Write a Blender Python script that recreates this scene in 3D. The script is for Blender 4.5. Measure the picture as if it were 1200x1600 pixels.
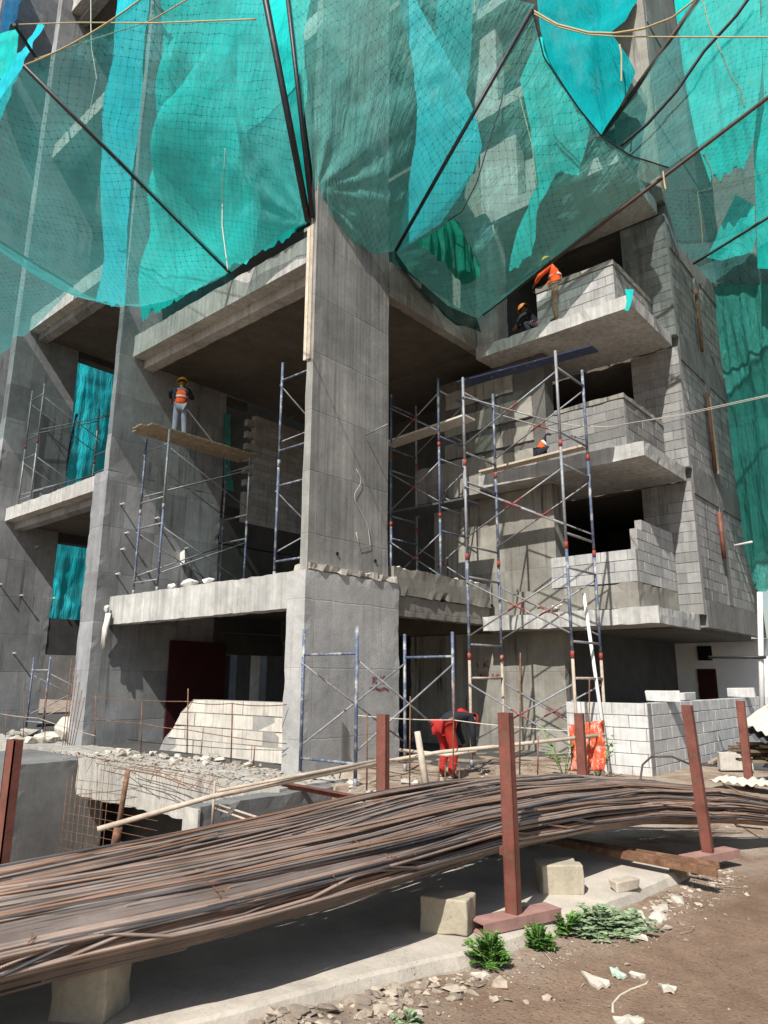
import bpy, bmesh, math, random
from mathutils import Vector, noise
from math import radians, sin, cos, pi, sqrt, atan2
random.seed(7)
R = random.random
def U(a, b): return a + (b - a) * R()

# ------------------------------------------------------------------ camera, world, sun, exposure
sc = bpy.context.scene
for o in list(bpy.data.objects): bpy.data.objects.remove(o)
COL = sc.collection
FPX, PITCH, ROLL, YAW, EYE = 1101.86, 0.23346, 0.00407, 0.714247, 1.6
def _cam():
    cp, sp, cy, sy = cos(PITCH), sin(PITCH), cos(YAW), sin(YAW)
    r0 = Vector((cy, sy, 0)); f0 = Vector((-sy, cy, 0)); z = Vector((0, 0, 1))
    fw = f0*cp + z*sp; u0 = -f0*sp + z*cp
    return r0*cos(ROLL) + u0*sin(ROLL), -r0*sin(ROLL) + u0*cos(ROLL), fw
CR, CU, CF = _cam()
CO = Vector((0, 0, EYE))
cam = bpy.data.cameras.new('camera'); co = bpy.data.objects.new('camera', cam); COL.objects.link(co)
cam.sensor_fit = 'VERTICAL'; cam.sensor_height = 36; cam.lens = 36*FPX/1600
cam.clip_start = .05; cam.clip_end = 3000
from mathutils import Matrix
co.matrix_world = Matrix(((CR.x, CU.x, -CF.x, CO.x), (CR.y, CU.y, -CF.y, CO.y), (CR.z, CU.z, -CF.z, CO.z), (0, 0, 0, 1)))
sc.camera = co
sc.view_settings.view_transform = 'Standard'; sc.view_settings.look = 'None'
sc.view_settings.exposure = 0.55; sc.view_settings.gamma = 1.0
SUNV = Vector((-.27, 1.0, -1.15)).normalized()          # the way the sunlight travels
w = bpy.data.worlds.new('World'); sc.world = w; w.use_nodes = True
nt = w.node_tree; bg = nt.nodes['Background']
sky = nt.nodes.new('ShaderNodeTexSky'); sky.sky_type = 'NISHITA'; sky.sun_disc = False
sky.sun_elevation = math.asin(-SUNV.z); sky.sun_rotation = atan2(-SUNV.x, -SUNV.y)
sky.air_density = 1.2; sky.dust_density = 1.5
nt.links.new(sky.outputs[0], bg.inputs[0]); bg.inputs[1].default_value = .07
sl = bpy.data.lights.new('sun', 'SUN'); so = bpy.data.objects.new('sun', sl); COL.objects.link(so)
sl.energy = 4.6; sl.angle = radians(.5); sl.color = (1, .97, .915)
so.rotation_euler = SUNV.to_track_quat('-Z', 'Y').to_euler()
sc.cycles.max_bounces = 8; sc.cycles.transparent_max_bounces = 24

# a survey helper: where the sight line through a point of the photograph meets a known plane of the site
def at(x, y, X=None, Y=None, Z=None, D=None):
    d = CR*((x-600)/FPX) - CU*((y-800)/FPX) + CF
    if X is not None: t = X/d.x
    elif Y is not None: t = Y/d.y
    elif Z is not None: t = (Z-EYE)/d.z
    else: t = D
    return CO + d*t

# ------------------------------------------------------------------ mesh helpers
class MB:
    def __init__(s): s.v = []; s.f = []; s.uv = {}; s.smooth = []; s.var = []
    def add(s, vs, fs, smooth=False, var=None):
        b = len(s.v); s.v += [tuple(p) for p in vs]
        for f in fs:
            s.f.append(tuple(b+i for i in f)); s.smooth.append(smooth); s.var.append(R() if var is None else var)
        return s
    def box(s, x0, x1, y0, y1, z0, z1, var=None, j=0):
        vs = [(x, y, z) for z in (z0, z1) for y in (y0, y1) for x in (x0, x1)]
        if j: vs = [(x+U(-j, j), y+U(-j, j), z+U(-j, j)) for x, y, z in vs]
        return s.add(vs, [(0,2,3,1),(4,5,7,6),(0,1,5,4),(2,6,7,3),(0,4,6,2),(1,3,7,5)], False, R() if var is None else var)
    def rbox(s, x0, x1, y0, y1, z0, z1, seg=.16, amp=.018):
        """a box whose arrises are chipped and wavy"""
        ax = []
        for a, b in ((x0, x1), (y0, y1), (z0, z1)):
            n = max(1, min(64, int((b-a)/seg))); ax.append([a+(b-a)*i/n for i in range(n+1)])
        idx = {}; vs = []; fs = []
        n = [len(a)-1 for a in ax]
        def vid(i, j, k):
            if (i, j, k) in idx: return idx[(i, j, k)]
            p = [ax[0][i], ax[1][j], ax[2][k]]
            ex = [i in (0, n[0]), j in (0, n[1]), k in (0, n[2])]
            if sum(ex) >= 2:
                h = noise.noise(Vector(p)*2.3)*.6 + noise.noise(Vector(p)*9.1)*.8 + max(0, noise.noise(Vector(p)*3.7+Vector((5, 5, 5)))-.25)*2.2
                for q, (e, i_, nn) in enumerate(zip(ex, (i, j, k), n)):
                    if e: p[q] += (1 if i_ == 0 else -1)*amp*max(-.4, h)
            idx[(i, j, k)] = len(vs); vs.append(p); return idx[(i, j, k)]
        for q in range(3):
            a, b = (q+1) % 3, (q+2) % 3
            for side in (0, n[q]):
                for i in range(n[a]):
                    for j in range(n[b]):
                        c = []
                        for di, dj in ((0,0),(1,0),(1,1),(0,1)):
                            t = [0,0,0]; t[q] = side; t[a] = i+di; t[b] = j+dj; c.append(vid(*t))
                        fs.append(tuple(c) if side else tuple(reversed(c)))
        return s.add(vs, fs, False, R())
    def tube(s, pts, r, n=8, caps=True, var=None):
        pts = [Vector(p) for p in pts]; m = len(pts)
        rs = r if isinstance(r, (list, tuple)) else [r]*m
        vs = []; fs = []; prev = None
        for i, p in enumerate(pts):
            t = (pts[min(i+1, m-1)] - pts[max(i-1, 0)])
            t = t.normalized() if t.length > 1e-9 else Vector((0, 0, 1))
            if prev is None:
                a = t.orthogonal().normalized()
            else:
                a = prev - t*prev.dot(t); a = a.normalized() if a.length > 1e-6 else t.orthogonal().normalized()
            prev = a; b = t.cross(a)
            for k in range(n):
                g = 2*pi*k/n; vs.append(p + a*(cos(g)*rs[i]) + b*(sin(g)*rs[i]))
        for i in range(m-1):
            for k in range(n):
                k2 = (k+1) % n; fs.append((i*n+k, i*n+k2, (i+1)*n+k2, (i+1)*n+k))
        vv = R() if var is None else var
        s.add(vs, fs, True, vv)
        if caps:
            b0 = len(s.v) - len(vs)
            s.f.append(tuple(b0+k for k in reversed(range(n)))); s.smooth.append(False); s.var.append(vv)
            s.f.append(tuple(b0+(m-1)*n+k for k in range(n))); s.smooth.append(False); s.var.append(vv)
        return s
    def bar(s, p, q, wd, th, up=(0, 0, 1), var=None):
        """a rectangular bar from p to q: wd across, th along up"""
        p = Vector(p); q = Vector(q); t = (q-p).normalized(); a = t.cross(Vector(up)).normalized(); b = a.cross(t)
        vs = [o + a*(i*wd/2) + b*(k*th/2) for o in (p, q) for k in (-1, 1) for i in (-1, 1)]
        return s.add(vs, [(0,1,3,2),(4,6,7,5),(0,4,5,1),(2,3,7,6),(0,2,6,4),(1,5,7,3)], False, R() if var is None else var)
    def rock(s, c, r, sq=(1, 1, 1), n=14, var=None):
        bm = bmesh.new(); c = Vector(c)
        for i in range(n):
            d = Vector((random.gauss(0,1), random.gauss(0,1), random.gauss(0,1))).normalized()*r*U(.75, 1.1)
            bm.verts.new((c.x+d.x*sq[0], c.y+d.y*sq[1], c.z+d.z*sq[2]))
        h = bmesh.ops.convex_hull(bm, input=bm.verts)
        bm.verts.index_update()
        used = [v for v in bm.verts if v.link_faces]; ix = {v: i for i, v in enumerate(used)}
        s.add([v.co[:] for v in used], [tuple(ix[v] for v in f.verts) for f in bm.faces], False, R() if var is None else var)
        bm.free(); return s
    def grid(s, rows, uvs=None, smooth=True):
        h = len(rows); wd = len(rows[0]); b = len(s.v)
        vs = [p for r in rows for p in r]
        fs = [(i*wd+j, i*wd+j+1, (i+1)*wd+j+1, (i+1)*wd+j) for i in range(h-1) for j in range(wd-1)]
        s.add(vs, fs, smooth, R())
        if uvs:
            for i in range(h):
                for j in range(wd): s.uv[b+i*wd+j] = uvs[i][j]
        return s
    def build(s, name, mat, parent=None, bevel=0, solid=0):
        me = bpy.data.meshes.new(name); base = parent_base(parent)
        me.from_pydata([(v[0]-base.x, v[1]-base.y, v[2]-base.z) for v in s.v], [], s.f)
        me.polygons.foreach_set('use_smooth', s.smooth)
        at_ = me.attributes.new('var', 'FLOAT', 'FACE'); at_.data.foreach_set('value', s.var)
        if s.uv:
            ul = me.uv_layers.new(name='uv')
            for l in me.loops: ul.data[l.index].uv = s.uv.get(l.vertex_index, (0, 0))
        me.materials.append(mat); me.update()
        o = bpy.data.objects.new(name, me); COL.objects.link(o)
        if parent is not None: o.parent = parent
        if solid:
            m = o.modifiers.new('s', 'SOLIDIFY'); m.thickness = solid
        if bevel:
            m = o.modifiers.new('b', 'BEVEL'); m.width = bevel; m.segments = 2; m.limit_method = 'ANGLE'
        return o
BASE = {}
def parent_base(p):
    v = Vector((0, 0, 0))
    while p is not None:
        v = v + Vector(p.location); p = p.parent
    return v
def tag(o, label, cat, group=None, kind=None):
    if label: o['label'] = label
    if cat: o['category'] = cat
    if group: o['group'] = group
    if kind: o['kind'] = kind
    return o
def thing(name, label, cat, loc=(0, 0, 0), group=None):
    o = bpy.data.objects.new(name, None); COL.objects.link(o); o.location = loc; o.empty_display_size = .2
    return tag(o, label, cat, group)
def lab(o, text): o['label'] = text; return o

# ------------------------------------------------------------------ materials
def newmat(name):
    m = bpy.data.materials.new(name); m.use_nodes = True
    nt = m.node_tree; b = nt.nodes['Principled BSDF']; b.inputs['Specular IOR Level'].default_value = .25
    return m, nt, b
class NT:
    """small shorthand for node trees"""
    def __init__(s, nt): s.t = nt; s.l = nt.links
    def n(s, typ, **kw):
        nd = s.t.nodes.new(typ)
        for k, v in kw.items(): setattr(nd, k, v)
        return nd
    def put(s, sock, v):
        if hasattr(v, 'is_output') or isinstance(v, bpy.types.NodeSocket): s.l.new(v, sock)
        else: sock.default_value = v
    def pos(s): return s.n('ShaderNodeNewGeometry').outputs['Position']
    def obj(s): return s.n('ShaderNodeTexCoord').outputs['Object']
    def attr(s, name='var'): return s.n('ShaderNodeAttribute', attribute_name=name).outputs['Fac']
    def mapp(s, v, scale=(1,1,1), rot=(0,0,0), loc=(0,0,0)):
        m = s.n('ShaderNodeMapping'); s.l.new(v, m.inputs[0]); m.inputs[1].default_value = loc; m.inputs[2].default_value = rot; m.inputs[3].default_value = scale
        return m.outputs[0]
    def noise(s, v, scale, detail=4, rough=.6, dist=0):
        m = s.n('ShaderNodeTexNoise'); s.l.new(v, m.inputs['Vector']); m.inputs['Scale'].default_value = scale
        m.inputs['Detail'].default_value = detail; m.inputs['Roughness'].default_value = rough; m.inputs['Distortion'].default_value = dist
        return m.outputs[0]
    def vor(s, v, scale, feature='F1'):
        m = s.n('ShaderNodeTexVoronoi', feature=feature); s.l.new(v, m.inputs['Vector']); m.inputs['Scale'].default_value = scale
        return m.outputs['Distance']
    def ramp(s, f, a, b, ca=0., cb=1.):
        m = s.n('ShaderNodeMapRange'); s.put(m.inputs[0], f); m.inputs[1].default_value = a; m.inputs[2].default_value = b
        m.inputs[3].default_value = ca; m.inputs[4].default_value = cb; m.clamp = True
        return m.outputs[0]
    def math(s, op, a, b=0.0):
        m = s.n('ShaderNodeMath', operation=op); s.put(m.inputs[0], a); s.put(m.inputs[1], b); return m.outputs[0]
    def mix(s, f, a, b, mode='MIX'):
        m = s.n('ShaderNodeMix', data_type='RGBA', blend_type=mode); s.put(m.inputs[0], f)
        for k, c in ((6, a), (7, b)):
            if isinstance(c, tuple): c = (*c[:3], 1)
            s.put(m.inputs[k], c)
        return m.outputs[2]
    def scale(s, col, f): return s.mix(1.0, col, s.comb(f), 'MULTIPLY')
    def comb(s, f):
        m = s.n('ShaderNodeCombineColor'); [s.put(m.inputs[i], f) for i in range(3)]; return m.outputs[0]
    def sep(s, v):
        m = s.n('ShaderNodeSeparateXYZ'); s.l.new(v, m.inputs[0]); return m.outputs
    def bump(s, h, strength=.3, dist=.02, normal=None):
        m = s.n('ShaderNodeBump'); s.put(m.inputs['Height'], h); m.inputs['Strength'].default_value = strength; m.inputs['Distance'].default_value = dist
        if normal is not None: s.l.new(normal, m.inputs['Normal'])
        return m.outputs[0]

def concrete(name, col, stain=.5, streak=.6, lines=1, boards=0, lump=.5, dark=(.03, .03, .03), panels=0):
    m, nt, b = newmat(name); k = NT(nt); p = k.pos()
    big = k.noise(p, .55, 5, .6); med = k.noise(p, 3.2, 6, .65); fine = k.noise(p, 38, 4, .7)
    c = k.scale(col, k.ramp(big, .3, .7, .72, 1.2))
    c = k.scale(c, k.ramp(med, .3, .7, .84, 1.13))
    c = k.scale(c, k.ramp(fine, .3, .7, .9, 1.08))
    # cement blotches, paler
    c = k.mix(k.ramp(k.noise(p, 1.3, 7, .7, .6), .58, .72, 0, .35), c, tuple(min(.8, x*1.55) for x in col))
    # rain streaks that run down
    st = k.noise(k.mapp(p, (7, 7, .3)), 1, 5, .6); st2 = k.noise(k.mapp(p, (22, 22, .5)), 1, 3, .6)
    zone = k.ramp(k.noise(p, .8, 4, .6), .42, .62)
    c = k.mix(k.math('MULTIPLY', k.math('MULTIPLY', k.ramp(st, .52, .68), zone), stain), c, dark)
    c = k.mix(k.math('MULTIPLY', k.ramp(st2, .55, .72), streak*.35), c, tuple(x*.4 for x in col))
    h = k.math('ADD', k.math('MULTIPLY', fine, .35), k.math('MULTIPLY', med, lump))
    s = k.sep(p)
    if lines:                                            # lift joints and shutter marks
        wob = k.math('MULTIPLY', k.noise(p, 1.7, 3), .07)
        fz = k.math('FRACT', k.math('MULTIPLY', k.math('ADD', s[2], wob), 1/1.22))
        ln = k.ramp(k.math('ABSOLUTE', k.math('SUBTRACT', fz, .5)), .0, .012, 1, 0)
        c = k.mix(k.math('MULTIPLY', ln, .42*lines), c, tuple(x*.35 for x in col)); h = k.math('SUBTRACT', h, k.math('MULTIPLY', ln, .35))
        xy = k.math('ADD', s[0], s[1])
        fx = k.math('FRACT', k.math('MULTIPLY', k.math('ADD', xy, k.math('MULTIPLY', wob, .3)), 1/.93))
        ln2 = k.ramp(k.math('ABSOLUTE', k.math('SUBTRACT', fx, .5)), 0, .011, 1, 0)
        c = k.mix(k.math('MULTIPLY', ln2, .3*lines), c, tuple(x*.4 for x in col)); h = k.math('SUBTRACT', h, k.math('MULTIPLY', ln2, .25))
    if panels:                                           # each shutter panel came out a little different
        cc = k.n('ShaderNodeCombineXYZ'); k.put(cc.inputs[0], k.math('FLOOR', k.math('ADD', k.math('MULTIPLY', k.math('ADD', s[0], s[1]), 1/.93), .5))); k.put(cc.inputs[2], k.math('FLOOR', k.math('ADD', k.math('MULTIPLY', k.math('ADD', s[2], k.math('MULTIPLY', k.noise(p, 1.7, 3), .07)), 1/1.22), .5)))
        wn = k.n('ShaderNodeTexWhiteNoise'); k.l.new(cc.outputs[0], wn.inputs[0]); c = k.scale(c, k.ramp(wn.outputs[0], 0, 1, 1-panels, 1+panels*.6))
    hc = k.math('MULTIPLY', k.ramp(k.vor(p, 55), .1, .3, 1, 0), k.ramp(k.noise(p, 1.9, 5, .7), .6, .66))   # honeycombed patches
    c = k.mix(k.math('MULTIPLY', hc, .7), c, tuple(x*.3 for x in col)); h = k.math('SUBTRACT', h, hc)
    if boards:                                           # the print of narrow upright shutter boards
        xy = k.math('ADD', s[0], s[1])
        bd = k.noise(k.mapp(p, (boards, boards, .12)), 1, 2, .5)
        c = k.scale(c, k.ramp(bd, .3, .7, .82, 1.12)); h = k.math('ADD', h, k.math('MULTIPLY', bd, .5))
    pit = k.ramp(k.vor(p, 26), .05, .12, 1, 0)
    pm = k.math('MULTIPLY', pit, k.ramp(k.noise(p, 2.1, 2), .5, .6))
    c = k.mix(k.math('MULTIPLY', pm, .5), c, tuple(x*.25 for x in col)); h = k.math('SUBTRACT', h, k.math('MULTIPLY', pm, .5))
    k.l.new(c, b.inputs['Base Color']); b.inputs['Roughness'].default_value = .92
    k.l.new(k.bump(h, .55, .02), b.inputs['Normal'])
    return m
def simple(name, col, rough=.8, metal=0, var=.25, noise_s=6, rust=None, rust_amt=.5, rust_s=9, bump=.2, spec=.25, obj=False, attr=0, bscale=40):
    m, nt, b = newmat(name); k = NT(nt); p = k.obj() if obj else k.pos()
    n = k.noise(p, noise_s, 5, .65); c = k.scale(col, k.ramp(n, .3, .7, 1-var, 1+var))
    if attr: c = k.scale(c, k.ramp(k.attr(), 0, 1, 1-attr, 1+attr))
    if rust: c = k.mix(k.ramp(k.noise(p, rust_s, 6, .7), .66-.3*rust_amt, .78-.3*rust_amt), c, rust)
    k.l.new(c, b.inputs['Base Color']); b.inputs['Roughness'].default_value = rough; b.inputs['Metallic'].default_value = metal
    b.inputs['Specular IOR Level'].default_value = spec
    if bump: k.l.new(k.bump(k.noise(p, bscale, 4, .6), bump, .01), b.inputs['Normal'])
    return m
def blockmat(name, col, var=.2, stain=.4, smear=.1):
    m, nt, b = newmat(name); k = NT(nt); p = k.pos()
    c = k.scale(col, k.ramp(k.attr(), 0, 1, 1-var, 1+var*.7)); c = k.scale(c, k.ramp(k.noise(p, 5, 6, .7), .3, .7, .82, 1.1))
    st = k.noise(k.mapp(p, (6, 6, .5)), 1, 5, .6)
    c = k.mix(k.math('MULTIPLY', k.ramp(st, .52, .7), stain), c, tuple(x*.35 for x in col))
    sm = k.ramp(k.noise(p, 1.8, 7, .75, .5), .5, .62, 0, smear); c = k.mix(sm, c, (.24, .23, .21))
    rib = k.noise(k.mapp(p, (24, 24, .8)), 1, 2, .5)
    c = k.scale(c, k.ramp(rib, .35, .65, .9, 1.06))
    k.l.new(c, b.inputs['Base Color']); b.inputs['Roughness'].default_value = .95
    k.l.new(k.bump(k.math('ADD', k.noise(p, 60, 4, .7), rib), .35, .008), b.inputs['Normal'])
    return m
def netmat(name, col, clear=.45, knot=(.02, .03, .02), pitch=.14, tint=.6, relief=.55, grid=True, holes=0):
    """woven shade cloth: part open weave, part lit thread, under a knotted rope grid (UVs in metres)"""
    m, nt, b = newmat(name); k = NT(nt); nt.nodes.remove(b)
    out = nt.nodes['Material Output']
    uv = k.n('ShaderNodeTexCoord').outputs['UV']; p = k.pos()
    n = k.noise(p, .9, 4, .6); c = k.scale(col, k.ramp(n, .3, .7, .85, 1.12))
    warp = k.noise(k.mapp(uv, (60, 1.2, 1)), 1, 2, .5); c = k.scale(c, k.ramp(warp, .3, .7, .93, 1.06))
    dust = k.ramp(k.noise(k.mapp(p, (1.2, 1.2, .5)), 1, 6, .7), .5, .75, 0, .22); c = k.mix(dust, c, (.34, .40, .36))
    rel = k.math('ADD', k.noise(k.mapp(uv, (3.2, .55, 1)), 1, 5, .6, .6), k.math('MULTIPLY', k.noise(k.mapp(uv, (9, 1.6, 1), (0, 0, .25)), 1, 4, .6, .8), .35))
    bn = k.bump(rel, relief, .28)
    df = k.n('ShaderNodeBsdfDiffuse'); k.put(df.inputs[0], c); k.l.new(bn, df.inputs['Normal'])
    tl = k.n('ShaderNodeBsdfTranslucent'); k.put(tl.inputs[0], k.scale(c, 1.15))
    mx = k.n('ShaderNodeMixShader'); mx.inputs[0].default_value = .28; k.l.new(df.outputs[0], mx.inputs[1]); k.l.new(tl.outputs[0], mx.inputs[2])
    tr = k.n('ShaderNodeBsdfTransparent'); tr.inputs[0].default_value = (1-tint*.32, 1, 1-tint*.04, 1)
    a = k.ramp(k.noise(p, 1.4, 5, .65), .3, .7, clear-.07, clear+.07)
    mz = k.n('ShaderNodeMixShader'); k.put(mz.inputs[0], a); k.l.new(mx.outputs[0], mz.inputs[1]); k.l.new(tr.outputs[0], mz.inputs[2])
    last = mz.outputs[0]
    if holes:
        hm = k.ramp(k.noise(p, 2.2, 5, .7), .68, .70); m2 = k.n('ShaderNodeMixShader'); k.put(m2.inputs[0], k.math('MULTIPLY', hm, holes))
        t2 = k.n('ShaderNodeBsdfTransparent'); k.l.new(last, m2.inputs[1]); k.l.new(t2.outputs[0], m2.inputs[2]); last = m2.outputs[0]
    if grid:
        wv = k.n('ShaderNodeVectorMath', operation='ADD'); k.l.new(uv, wv.inputs[0])
        sc_ = k.n('ShaderNodeVectorMath', operation='SCALE'); sc_.inputs[3].default_value = .2
        nz = k.n('ShaderNodeTexNoise'); k.l.new(uv, nz.inputs['Vector']); nz.inputs['Scale'].default_value = 1.3
        k.l.new(nz.outputs['Color'], sc_.inputs[0]); k.l.new(sc_.outputs[0], wv.inputs[1])
        s = k.sep(k.mapp(wv.outputs[0], (1/pitch, 1/pitch, 1), (0, 0, radians(38))))
        lm = None; kn = None
        for q in (0, 1):
            d = k.math('ABSOLUTE', k.math('SUBTRACT', k.math('FRACT', s[q]), .5))
            l_ = k.ramp(d, .012, .03, 1, 0); k_ = k.ramp(d, .05, .085, 1, 0)
            lm = l_ if lm is None else k.math('MAXIMUM', lm, l_); kn = k_ if kn is None else k.math('MULTIPLY', kn, k_)
        lm = k.math('MULTIPLY', k.math('MAXIMUM', k.math('MULTIPLY', lm, .62), kn), k.ramp(k.noise(uv, .6, 3), .35, .6, .45, 1))
        dk = k.n('ShaderNodeBsdfDiffuse'); k.put(dk.inputs[0], k.mix(k.ramp(k.noise(uv, 1.1, 2), .5, .6), knot, (.17, .16, .08)))
        m3 = k.n('ShaderNodeMixShader'); k.put(m3.inputs[0], lm); k.l.new(last, m3.inputs[1]); k.l.new(dk.outputs[0], m3.inputs[2]); last = m3.outputs[0]
    k.l.new(last, out.inputs[0])
    return m

M = {}
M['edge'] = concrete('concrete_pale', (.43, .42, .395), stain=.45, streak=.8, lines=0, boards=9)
M['fin'] = concrete('concrete_fin', (.285, .29, .295), stain=.75, streak=.6, lines=1, panels=.22)
M['column'] = concrete('concrete_column', (.285, .28, .26), stain=.5, streak=1.1, lines=.8, boards=11, panels=.16)
M['column_low'] = concrete('concrete_column_base', (.40, .395, .38), stain=.35, streak=.3, lines=.35, lump=.9, panels=.08)
M['soffit'] = concrete('concrete_soffit_shaded', (.115, .10, .082), stain=.3, streak=.1, lines=.6)  # darkened base colour carries part of the ceilings' shade
M['bay'] = concrete('concrete_weathered', (.27, .255, .22), stain=1.0, streak=.8, lines=.4, dark=(.02, .019, .017), panels=.22)
M['dark_wall'] = concrete('concrete_stained_shaded', (.11, .105, .095), stain=.9, streak=.8, lines=.3)  # dark base paints in the wall's shade, besides its black stains
M['party'] = concrete('concrete_blackened', (.19, .185, .175), stain=.95, streak=.9, lines=0, dark=(.02, .02, .02))
M['deep'] = concrete('concrete_inner_shaded', (.075, .073, .07), stain=.3, streak=.2, lines=0)  # shaded copy of the concrete; room darkness is put into its colour
M['plinth'] = concrete('concrete_plinth', (.46, .41, .345), stain=.15, streak=.1, lines=0, lump=.3)
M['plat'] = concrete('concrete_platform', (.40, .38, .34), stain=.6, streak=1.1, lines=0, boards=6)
M['plat_dark'] = concrete('concrete_platform_shaded', (.17, .17, .165), stain=.6, streak=.8, lines=0)  # shaded copy of the platform concrete for side faces, with some stains
M['plaster'] = simple('white_plaster', (.80, .80, .80), .9, var=.06, noise_s=2)
M['block'] = blockmat('pale_block', (.56, .55, .53), .10, .12)
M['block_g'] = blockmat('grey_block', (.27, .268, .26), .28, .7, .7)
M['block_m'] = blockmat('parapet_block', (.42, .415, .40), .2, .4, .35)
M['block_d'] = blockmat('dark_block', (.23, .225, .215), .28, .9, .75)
M['block_old'] = blockmat('dusty_block', (.56, .515, .45), .15, .35, .35)
M['mortar'] = simple('mortar', (.27, .26, .245), .95, var=.2)
M['steel_blue'] = simple('scaffold_paint', (.085, .11, .17), .6, .1, .35, 14, rust=(.36, .35, .33), rust_amt=.52, rust_s=5, spec=.4)
M['steel_grey'] = simple('scaffold_grey', (.23, .24, .26), .55, .2, .35, 10, rust=(.33, .24, .17), rust_amt=.38, rust_s=5, spec=.4)
M['steel_tan'] = simple('scaffold_dusty', (.40, .33, .26), .7, 0, .25, 10, rust=(.16, .17, .2), rust_amt=.35, rust_s=5)
M['red'] = simple('red_paint', (.26, .045, .035), .6, 0, .3, 20, rust=(.3, .2, .16), rust_amt=.35)
M['red_dull'] = simple('worn_red_paint', (.22, .05, .045), .7, 0, .3, 20, rust=(.22, .21, .21), rust_amt=.55)
M['oxide_dusty'] = simple('dusty_oxide', (.30, .17, .145), .85, 0, .25, 7)
M['oxide'] = simple('red_oxide', (.165, .056, .04), .62, .05, .35, 5, rust=(.13, .075, .05), rust_amt=.45, rust_s=11, bump=.25, spec=.35)
M['rust'] = simple('rusty_steel', (.16, .085, .05), .8, .1, .4, 12, rust=(.27, .15, .09), rust_amt=.5)
M['pale_bar'] = simple('dusty_pipe', (.42, .34, .27), .8, 0, .3, 6)
M['wood'] = simple('scaffold_board', (.30, .235, .165), .85, 0, .35, 7, rust=(.42, .38, .32), rust_amt=.4, attr=.25)
M['wood_pale'] = simple('pale_plank', (.50, .43, .34), .85, 0, .2, 7, attr=.2)
M['wood_dark'] = simple('weathered_plank', (.20, .15, .10), .9, 0, .35, 7, attr=.4)
M['white_pipe'] = simple('white_pipe', (.68, .66, .62), .5, 0, .12, 4)
M['blue_board'] = simple('blue_steel_deck', (.02, .03, .075), .55, .2, .3, 8, rust=(.25, .24, .24), rust_amt=.2)
M['stone'] = concrete('cut_stone', (.40, .35, .265), stain=.3, streak=.2, lines=0, lump=1.0)
M['rope'] = simple('jute_rope', (.45, .36, .21), .9, 0, .2, 20)
M['rope_w'] = simple('white_cord', (.55, .52, .45), .8, 0, .1, 20)
M['black_pole'] = simple('black_pole', (.02, .02, .025), .5, .1, .3, 8, rust=(.10, .07, .05), rust_amt=.3, spec=.4)
M['brown_pole'] = simple('brown_pole', (.07, .045, .035), .6, 0, .3, 8)
M['maroon'] = simple('maroon_panel', (.045, .008, .011), .7, 0, .2, 3)
M['dark'] = simple('dark_cloth', (.012, .012, .014), .9)
M['corr'] = simple('corrugated_cement', (.52, .48, .41), .9, 0, .15, 6)
M['corr_d'] = simple('corrugated_dark', (.07, .075, .08), .7, 0, .25, 6)
M['orange_sheet'] = simple('orange_mesh_sheet', (.62, .10, .035), .85, 0, .3, 8, rust=(.6, .5, .45), rust_amt=.5, rust_s=11)
M['paper'] = simple('paper_scrap', (.48, .43, .36), .9, 0, .12, 9)
M['paper_g'] = simple('green_wrapper', (.42, .52, .42), .7, 0, .15, 9)
M['rubble'] = simple('rubble', (.44, .405, .35), .95, 0, .35, 6, attr=.35, bump=.5)
M['rubble_w'] = simple('white_rubble', (.46, .42, .355), .95, 0, .2, 6, attr=.15, bump=.5)
M['white_bag'] = simple('white_sack', (.62, .60, .56), .85, 0, .15, 9)
M['pinkbag'] = simple('pink_sack', (.55, .22, .22), .85, 0, .2, 6)
M['leaf'] = simple('weed_leaf', (.11, .23, .045), .6, 0, .4, 30, attr=.45, bump=0)
M['leaf_p'] = simple('dusty_leaf', (.22, .29, .16), .75, 0, .3, 30, attr=.35, bump=0)
M['net'] = netmat('catch_net', (.12, .48, .49), .46, pitch=.15)
M['net_r'] = netmat('catch_net_grey', (.16, .50, .46), .44, pitch=.15)
M['net_d'] = netmat('wall_net', (.07, .36, .31), .10, grid=False, relief=.9)
M['net_right'] = netmat('wide_net', (.10, .34, .33), .56, pitch=.15)
M['net_dark'] = netmat('dark_net', (.01, .035, .032), .22, pitch=.13)
M['tarp'] = netmat('teal_tarp', (.025, .62, .58), .03, grid=False, tint=.3, relief=.5)
M['tarp_c'] = netmat('cyan_tarp', (.03, .60, .70), .03, grid=False, tint=.3, relief=.5)
M['tarp_d'] = netmat('deep_teal_tarp', (.008, .36, .39), .03, grid=False, tint=.3, relief=.5)
M['tarp_g'] = netmat('green_tarp', (.008, .16, .10), .06, grid=False, tint=.3, relief=.5)
M['tarp_b'] = netmat('blue_tarp', (.03, .16, .33), .1, grid=False, tint=.3)

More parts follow.
